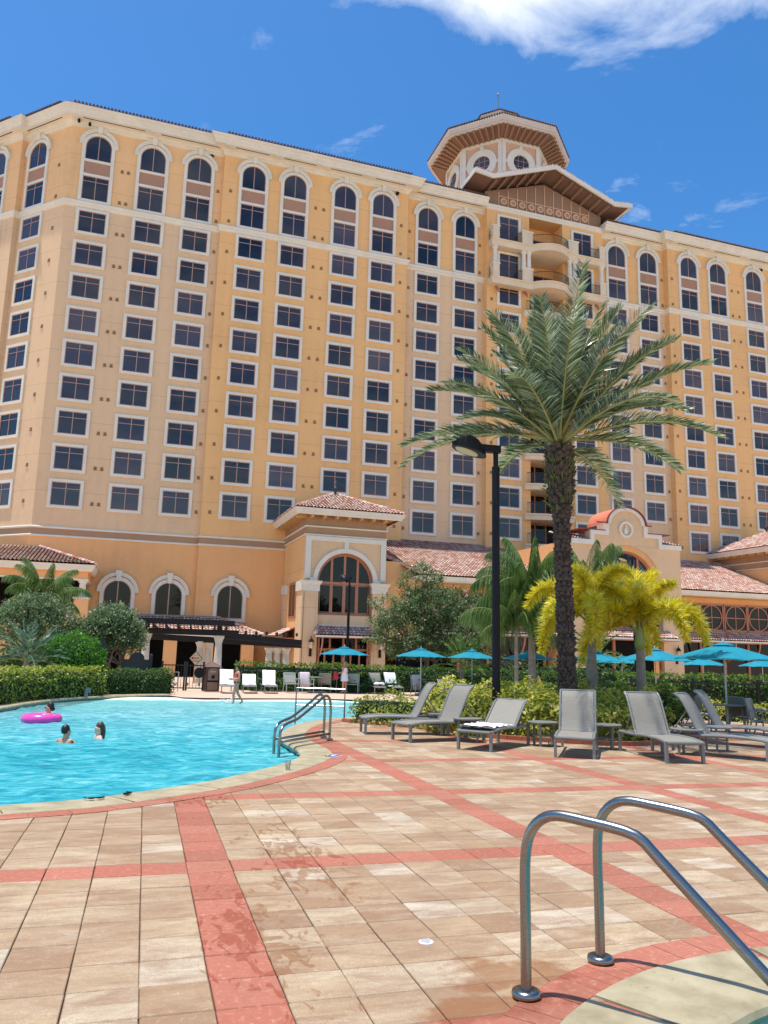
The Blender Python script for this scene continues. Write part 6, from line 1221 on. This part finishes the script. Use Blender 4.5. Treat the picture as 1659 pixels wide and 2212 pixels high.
def back_towel(p, a, lab, w=.76, mat='towel'):
    pts = [(.55, .4), (.85, .405), (1.12, .41), (1.18, .46), (1.27, .65), (1.36, .84), (1.43, .97), (1.5, 1.07), (1.57, 1.13), (1.62, 1.06), (1.62, .92)] if 'low far' not in lab else [(.45, .4), (.85, .405), (1.12, .41), (1.21, .46), (1.37, .61), (1.54, .76), (1.65, .86), (1.77, .91), (1.84, .9), (1.86, .8)]
    flat_prop('towel', lab, 'towel', (*p, 0), math.radians(a), drape([(x*.88, z*.88) for x, z in pts], w*.8, .02, 8, .02), mat, smooth=True)
back_towel(fcs[0][0], 88, 'white towel draped over the far lounger beside the brown bin'); back_towel(fcs[1][0], 84, 'white towel on the low far lounger behind the woman in coral'); back_towel(fcs[2][0], 86, 'white towel draped over the third far lounger from the bin'); back_towel(fcs[4][0], 92, 'white towel with leaf shadows over the rightmost far lounger')
cr = MB(); [cr.sphere((rnd.uniform(-.22, .22), rnd.uniform(-.12, .12), .02+rnd.uniform(0, .06)), (rnd.uniform(.1, .16), rnd.uniform(.08, .14), .06), 8, 5) for _ in range(8)]; flat_prop('towel', 'crumpled heap of white towels on the far pale lounger', 'towel', (12.2, 37.35, .4), .1, cr, 'towel', smooth=True)
pls = [(c0_, (7.7, 37.05), .1, 'pale far armchair between the third far lounger and the pink towel chair'), (c0_, (8.45, 37.1), .15, 'far armchair with a pale pink towel over its back'), (c1_, (9.5, 37.6), 2.9, 'far armchair with dark clothing left of the woman in white'), (c0_, (10.95, 37.7), -.4, 'far armchair holding bags beside the woman in white'), (c0_, (14.15, 36.9), .1, 'far armchair with a pale striped towel under the second umbrella'), (c1_, (13.35, 18.0), 2.8, 'grey armchair behind the right end of the planting bed'), (c1_, (14.6, 15.1), .6, 'grey armchair facing away at the right hand dining table'), (c1_, (15.1, 16.2), 1.6, 'grey armchair on the far side of the right hand dining table'), (c1_, (13.9, 16.9), -2.6, 'grey armchair left of the right hand dining table')]
u0 = u1 = False
for pr_, p, rz, lab in pls:
    if (pr_ is c0_ and not u0) or (pr_ is c1_ and not u1):
        pr_['label'] = lab; pr_.matrix_world = Matrix.Translation((*p, 0)) @ Matrix.Rotation(rz, 4, 'Z'); u0 = u0 or pr_ is c0_; u1 = u1 or pr_ is c1_
    else: dup(pr_, lab, (*p, 0), rz)
def chair_towel(p, rz, lab, mat):
    m = MB(); pts = [(.2, .18), (.21, .5), (.3, .88), (.34, .93), (.38, .86), (.36, .4)]; n = len(pts)
    for i, (y, z) in enumerate(pts):
        for j in range(7): m.v.append((-.25+.5*j/6, y+noise.noise(Vector((i, j*.8, 3)))*.02, z))
    m.f = [(i*7+j, i*7+j+1, (i+1)*7+j+1, (i+1)*7+j) for i in range(n-1) for j in range(6)]; m.mi = [0]*len(m.f); o = flat_prop('towel', lab, 'towel', (*p, .02), rz, m, mat, smooth=True)
    s = o.modifiers.new('thick', 'SOLIDIFY'); s.thickness = .015
# the towels hang on the camera side of the backrests
chair_towel((8.45, 37.1-.12), .15, 'pale pink towel hung over a far armchair back', 'towel_pink'); chair_towel((14.15, 36.9-.12), .1, 'pale striped towel hung over the chair under the second umbrella', 'towel_pink')
bg1 = thing('bag', 'red bag on the chair beside the woman in white', 'bag', (10.0, 37.5, .62)); MB().box(-.12, .12, -.08, .08, 0, .34).build('body', 'red', bg1); MB().ring(0, .32, .06, .08, -.01, .01).build('handle', 'red', bg1)
bg2 = thing('bag', 'pale teal bag beside the red bag by the woman in white', 'bag', (10.45, 37.6, .62)); MB().box(-.13, .13, -.09, .09, 0, .3).build('body', 'teal_bag', bg2); MB().ring(0, .28, .05, .07, -.01, .01).build('handle', 'teal_bag', bg2)
def dtable(p, lab):
    t = thing('dining_table', lab, 'table', (*p, 0), group='round aluminium dining tables'); MB().lathe([(.52, .7), (.54, .715), (.52, .73)], 28).build('top', 'alu', t)
    for k in range(4): a = PI/4+k*PI/2; MB().tube([(.4*math.cos(a), .4*math.sin(a), 0), (.33*math.cos(a), .33*math.sin(a), .7)], .022, 6).build('leg', 'alu', t)
dtable((14.35, 16.0), 'round grey dining table under the large right hand umbrella'); dtable((10.35, 37.85), 'round grey table under the leftmost teal umbrella'); dtable((14.7, 37.0), 'round grey table under the second teal umbrella'); dtable((9.0, 37.6), 'round grey table behind the pink towel chair')
for p, a, lab in (((14.7, 19.2), 150, 'pale lounger with its back to the fence at the right, left one'), ((16.2, 18.7), 148, 'pale lounger with its back to the fence at the right, right one'), ((11.2, 24.9), 95, 'pale lounger back seen beyond the low shrubs, left of the lamp post')): far_chaise(p, a, lab)

# ------------------------------------------------------------------ people
DG = None
def skin_mesh(joints, edges, sub=2, root='pelvis'):
    names = list(joints); idx = {n: i for i, n in enumerate(names)}; me = bpy.data.meshes.new('body')
    me.from_pydata([joints[n][0] for n in names], [(idx[a], idx[b]) for a, b in edges], []); ob = bpy.data.objects.new('body', me); COL.objects.link(ob)
    ob.modifiers.new('skin', 'SKIN'); sv = me.skin_vertices[0].data
    for n in names: r = joints[n][1]; sv[idx[n]].radius = (r, r) if not isinstance(r, tuple) else r
    sv[idx[root]].use_root = True; s = ob.modifiers.new('sub', 'SUBSURF'); s.levels = sub; s.render_levels = sub
    dg = bpy.context.evaluated_depsgraph_get(); out = bpy.data.meshes.new_from_object(ob.evaluated_get(dg)); bpy.data.objects.remove(ob); out.polygons.foreach_set('use_smooth', [True]*len(out.polygons)); return out
def shell(me, test, push, name, mat, parent):        # clothing: the body's own faces inside a region, lifted off the skin
    m = MB(); used = {}
    for p in me.polygons:
        if all(test(me.vertices[i].co) for i in p.vertices):
            f = []
            for i in p.vertices:
                if i not in used: used[i] = len(m.v); v = me.vertices[i]; m.v.append(tuple(v.co+v.normal*push))
                f.append(used[i])
            m.f.append(tuple(f)); m.mi.append(0)
    return m.build(name, mat, parent, smooth=True) if m.f else None
BODY_E = [('pelvis', 'belly'), ('belly', 'chest'), ('chest', 'neck'), ('neck', 'jaw'), ('jaw', 'brow'), ('brow', 'crown')]+[(a+s, b+s) for s in 'LR' for a, b in (('sh', 'el'), ('el', 'wr'), ('wr', 'pa'), ('hip', 'kn'), ('kn', 'an'), ('an', 'toe'))]+[('chest', 'shL'), ('chest', 'shR'), ('pelvis', 'hipL'), ('pelvis', 'hipR')]
def hand(j, e, s, pw, d, side):
    d = Vector(d).normalized(); sd = Vector(side).normalized(); p = Vector(pw)
    for k, (o, l) in enumerate(((-.03, .075), (-.01, .085), (.01, .08), (.03, .065))): j['f%d%s' % (k, s)] = (p+sd*o+d*l, .008); e.append(('pa'+s, 'f%d%s' % (k, s)))
    j['th'+s] = (p-sd*.05+d*.03, .009); e.append(('wr'+s, 'th'+s))
def person(name, label, loc, rz, scale, pose, skin, hair, long_hair=True, look=(0, 0)):
    t = thing(name, label, 'person', loc, rz)
    j = {k: (Vector(v[0])*scale, v[1]*scale if not isinstance(v[1], tuple) else tuple(q*scale for q in v[1])) for k, v in pose.items()}; e = [x for x in BODY_E if x[0] in j and x[1] in j]
    for s in 'LR':
        if 'pa'+s in j: hand(j, e, s, j['pa'+s][0], j['pa'+s][0]-j['wr'+s][0], Vector((0, 1, .2)))
    me = skin_mesh(j, e); me.materials.append(M[skin]); link('body', me, t)
    b, c = j['brow'][0], j['crown'][0]; ax = Vector((math.cos(look[0]), math.sin(look[0]), look[1])).normalized()       # facing +x by default
    hd = MB(); hc = (b+c)/2-ax*.03*scale+Vector((0, 0, .008*scale)); hd.sphere(tuple(hc), (.09*scale, .082*scale, .1*scale), 18, 12); hd.v = [tuple(hc+(Vector(v)-hc)*(1+.16*noise.noise(Vector(v)*28+Vector((loc[0], 0, 0))))) for v in hd.v]
    if long_hair: q = (b+c)/2-ax*.07*scale; hd.tube([q, q-ax*.03*scale+Vector((0, 0, -.12*scale)), q-ax*.03*scale+Vector((0, 0, -.26*scale)), q-ax*.02*scale+Vector((0, 0, -.36*scale))], [.07*scale, .055*scale, .04*scale, .012*scale], 8)
    hd.build('hair', hair, t, smooth=True)
    fc = MB(); fo = b+ax*.075*scale; sd = Vector((-ax.y, ax.x, 0)); fc.sphere(tuple(fo+ax*-.006*scale+Vector((0, 0, -.03*scale))), (.014*scale, .012*scale, .024*scale), 8, 5); [fc.sphere(tuple(b+sd*s*.083*scale+Vector((0, 0, -.01*scale))), (.02*scale, .012*scale, .03*scale), 8, 5) for s in (-1, 1)]; fc.build('nose_and_ears', skin, t, smooth=True)
    ey = MB(); [ey.sphere(tuple(fo+sd*s*.03*scale+Vector((0, 0, .0))-ax*.014*scale), .01*scale, 6, 5) for s in (-1, 1)]; ey.build('eyes', 'hair_dark', t); MB().sphere(tuple(fo+Vector((0, 0, -.075*scale))-ax*.006*scale), (.02*scale, .02*scale, .006*scale), 8, 5).build('mouth', 'red', t)
    return t, me, j, ax
def torso(sx=0.):
    return {'pelvis': ((0, 0, .95), (.135, .17)), 'belly': ((.005, 0, 1.1), (.115, .145)), 'chest': ((0, 0, 1.3), (.12, .16)), 'neck': ((.005, 0, 1.43), .058), 'jaw': ((.03, 0, 1.49), .062), 'brow': ((.025, 0, 1.565), .082), 'crown': ((.01, 0, 1.635), .06), 'shL': ((0, .16, 1.38), .052), 'shR': ((0, -.16, 1.38), .052), 'hipL': ((0, .09, .9), .1), 'hipR': ((0, -.09, .9), .1)}
walk = dict(torso()); walk.update({'elL': ((-.02, .22, 1.12), .04), 'wrL': ((.2, .13, 1.06), .03), 'paL': ((.28, .08, 1.07), (.018, .034)), 'elR': ((.0, -.22, 1.12), .04), 'wrR': ((.22, -.12, 1.08), .03), 'paR': ((.3, -.06, 1.09), (.018, .034)), 'knL': ((.17, .1, .5), .068), 'anL': ((.14, .1, .08), .042), 'toeL': ((.24, .1, .03), .03), 'knR': ((-.08, -.1, .48), .068), 'anR': ((-.34, -.1, .1), .042), 'toeR': ((-.2, -.1, .03), .03)})
fl_ = Vector((-.951, .309, 0)); left = math.atan2(fl_.y, fl_.x)       # facing picture-left
t, me, j, ax = person('person', 'woman in a coral bikini top and black bottoms wading at the beach end', (4.1, 29.5, -.14), left+.5, .84, walk, 'skin', 'hair_dark', False, (-.35, 0))
S_ = .84; shell(me, lambda c: 1.15*S_ < c.z < 1.36*S_ and abs(c.y) < .18*S_, .008, 'bikini_top', 'bikini_red', t); shell(me, lambda c: .83*S_ < c.z < 1.0*S_ and not (c.z < .9*S_ and abs(c.y) > .12*S_), .008, 'bikini_bottom', 'bikini_black', t); [MB().tube([(.07*S_*k, s*.09*S_, 1.32*S_) for k in (1,)]+[(.02*S_, s*.1*S_, 1.42*S_), (-.07*S_, s*.09*S_, 1.3*S_)], .008, 5).build('strap', 'bikini_red', t) for s in (-1, 1)]
fo = j['brow'][0]+ax*.078*S_; MB().sphere(tuple(fo+Vector((0, .033*S_, .004))), (.012, .03, .02), 8, 5).sphere(tuple(fo+Vector((0, -.033*S_, .004))), (.012, .03, .02), 8, 5).build('sunglasses', 'black', t)
q_ = j['brow'][0]-ax*.1*S_; MB().tube([q_, q_+Vector((-.05, 0, .02)), q_+Vector((-.07, 0, -.08)), q_+Vector((-.05, 0, -.16))], [.03, .035, .03, .01], 8).build('ponytail', 'hair_dark', t, smooth=True)
gp_ = thing('goggles', 'clear swim goggles held by the wading woman', 'goggles', (3.82, 29.4, .76)); MB().sphere((-.03, 0, 0), (.045, .03, .035), 8, 6).sphere((.04, 0, .0), (.045, .03, .035), 8, 6).build('lenses', 'clear', gp_)
sp_ = MB()
for k in range(150):
    a, e = rnd.uniform(0, 2*PI), rnd.uniform(.2, 1.3); l = rnd.random()**1.6*.5; c = Vector((3.75+math.cos(a)*l*.8, 29.5+math.sin(a)*l*.4, -.12+math.sin(e)*l*.75)); r = rnd.uniform(.005, .02); sp_.sphere(tuple(c), (r, r, r*1.3), 5, 4)
sp_o = sp_.build('water_splash', 'splash', smooth=True); tag(sp_o, 'spray of water drops kicked up by the wading woman', 'splash'); sp_o['kind'] = 'stuff'
stand = dict(torso()); stand.update({'elL': ((-.02, .21, 1.13), .042), 'wrL': ((.17, .16, 1.05), .03), 'paL': ((.24, .15, 1.05), (.018, .034)), 'elR': ((-.04, -.24, 1.14), .042), 'wrR': ((.1, -.24, 1.02), .03), 'paR': ((.17, -.22, 1.02), (.018, .034)), 'knL': ((.02, .09, .49), .06), 'anL': ((0, .1, .08), .038), 'toeL': ((.14, .11, .03), .03), 'knR': ((.0, -.09, .49), .06), 'anR': ((-.05, -.1, .08), .038), 'toeR': ((.09, -.11, .03), .03)})
t, me, j, ax = person('person', 'blond woman in a short white strapless dress under the leftmost teal umbrella', (10.35, 37.1, 0), left-.5, .9, stand, 'skin', 'hair_blond', True, (.5, 0))
S_ = .9; dm_ = MB(); pr_d = [(.62, .205, .2), (.75, .2, .195), (.95, .165, .19), (1.1, .125, .16), (1.25, .135, .17), (1.33, .125, .165)]
for z, rx, ry in pr_d:
    for k in range(20): a = 2*PI*k/20; w_ = 1+(.05*math.sin(a*6) if z < .8 else 0); dm_.v.append((rx*w_*S_*math.cos(a), ry*w_*S_*math.sin(a), z*S_))
dm_.f = [(i*20+k, i*20+(k+1) % 20, (i+1)*20+(k+1) % 20, (i+1)*20+k) for i in range(5) for k in range(20)]; dm_.mi = [0]*len(dm_.f); dm_.build('dress', 'dress', t, smooth=True)
# swimmers: bodies reach down into the water
def swimmer_pose(arms):
    p = dict(torso()); p.update(arms); p.update({'knL': ((.1, .09, .5), .06), 'anL': ((.0, .09, .1), .04), 'knR': ((.02, -.09, .5), .06), 'anR': ((-.08, -.09, .1), .04)}); return p
sw1 = swimmer_pose({'elL': ((.05, .3, 1.16), .045), 'wrL': ((.22, .3, 1.1), .03), 'elR': ((.05, -.3, 1.16), .045), 'wrR': ((.22, -.3, 1.1), .03)})
person('person', 'dark haired swimmer seen from behind, nearest in the pool', (-.92, 16.5, -1.42), math.radians(55), .95, sw1, 'skin', 'hair_dark', False, (-.5, 0))
t, me, j, ax = person('person', 'wet brown haired swimmer facing left in the pool', (-.33, 17.15, -1.42), left+.6, .95, sw1, 'skin_pale', 'hair_brown', True); shell(me, lambda c: 1.06 < c.z < 1.28 and abs(c.y) < .15, .008, 'swim_top', 'dress', t)
sw3 = swimmer_pose({'elL': ((.26, .24, 1.3), .045), 'wrL': ((.38, .0, 1.33), .033), 'paL': ((.4, -.08, 1.33), (.02, .035)), 'elR': ((.26, -.22, 1.3), .045), 'wrR': ((.42, -.02, 1.3), .033), 'paR': ((.45, .06, 1.3), (.02, .035))})
t, me, j, ax = person('person', 'swimmer in sunglasses leaning on the pink float', (-1.62, 21.35, -1.3), left+.35, .96, sw3, 'skin', 'hair_dark', False)
fo = j['brow'][0]+ax*.078; MB().sphere(tuple(fo+Vector((0, .033, .004))), (.012, .03, .02), 8, 5).sphere(tuple(fo+Vector((0, -.033, .004))), (.012, .03, .02), 8, 5).build('sunglasses', 'black', t); bq = j['brow'][0]-ax*.09; MB().sphere(tuple(bq+Vector((0, 0, -.03))), (.06, .06, .05), 8, 6).build('hair_bun', 'hair_dark', t, smooth=True)
ft = thing('swim_ring', 'bright pink inflatable swim ring floating at the left of the pool', 'pool float', (-1.78, 21.3, -.06)); rr = MB(); R1, R2, n1, n2 = .3, .13, 30, 14
for i in range(n1):
    for k in range(n2): a, b = 2*PI*i/n1, 2*PI*k/n2; rr.v.append(((R1+R2*math.cos(b))*math.cos(a)*1.12, (R1+R2*math.cos(b))*math.sin(a), R2*math.sin(b)))
rr.f = [(i*n2+k, ((i+1) % n1)*n2+k, ((i+1) % n1)*n2+(k+1) % n2, i*n2+(k+1) % n2) for i in range(n1) for k in range(n2)]; rr.mi = [0]*len(rr.f); rr.build('tube', 'float', ft, smooth=True); MB().lathe([(.014, 0), (.012, .03)], 8, (.3, -.28, .1)).build('valve', 'float_white', ft)
sit = dict(torso()); sit = {k: ((v[0][0], v[0][1], v[0][2]-.48), v[1]) for k, v in sit.items()}; sit.update({'elL': ((.08, .22, .64), .042), 'wrL': ((.3, .16, .68), .03), 'elR': ((.08, -.22, .64), .042), 'wrR': ((.3, -.16, .68), .03), 'knL': ((.46, .1, .46), .06), 'anL': ((.44, .1, .06), .04), 'knR': ((.46, -.1, .46), .06), 'anR': ((.44, -.1, .06), .04)})
t, me, j, ax = person('person', 'seated guest in a yellow shirt glimpsed above the hedge right of the lamp post', (17.4, 30.6, .12), left, .9, sit, 'skin', 'hair_dark', False); shell(me, lambda c: .4 < c.z < .9 and abs(c.y) < .2, .012, 'shirt', 'yellow', t)
t['label'] = 'seated guest in a yellow shirt glimpsed above the hedge right of the lamp post'
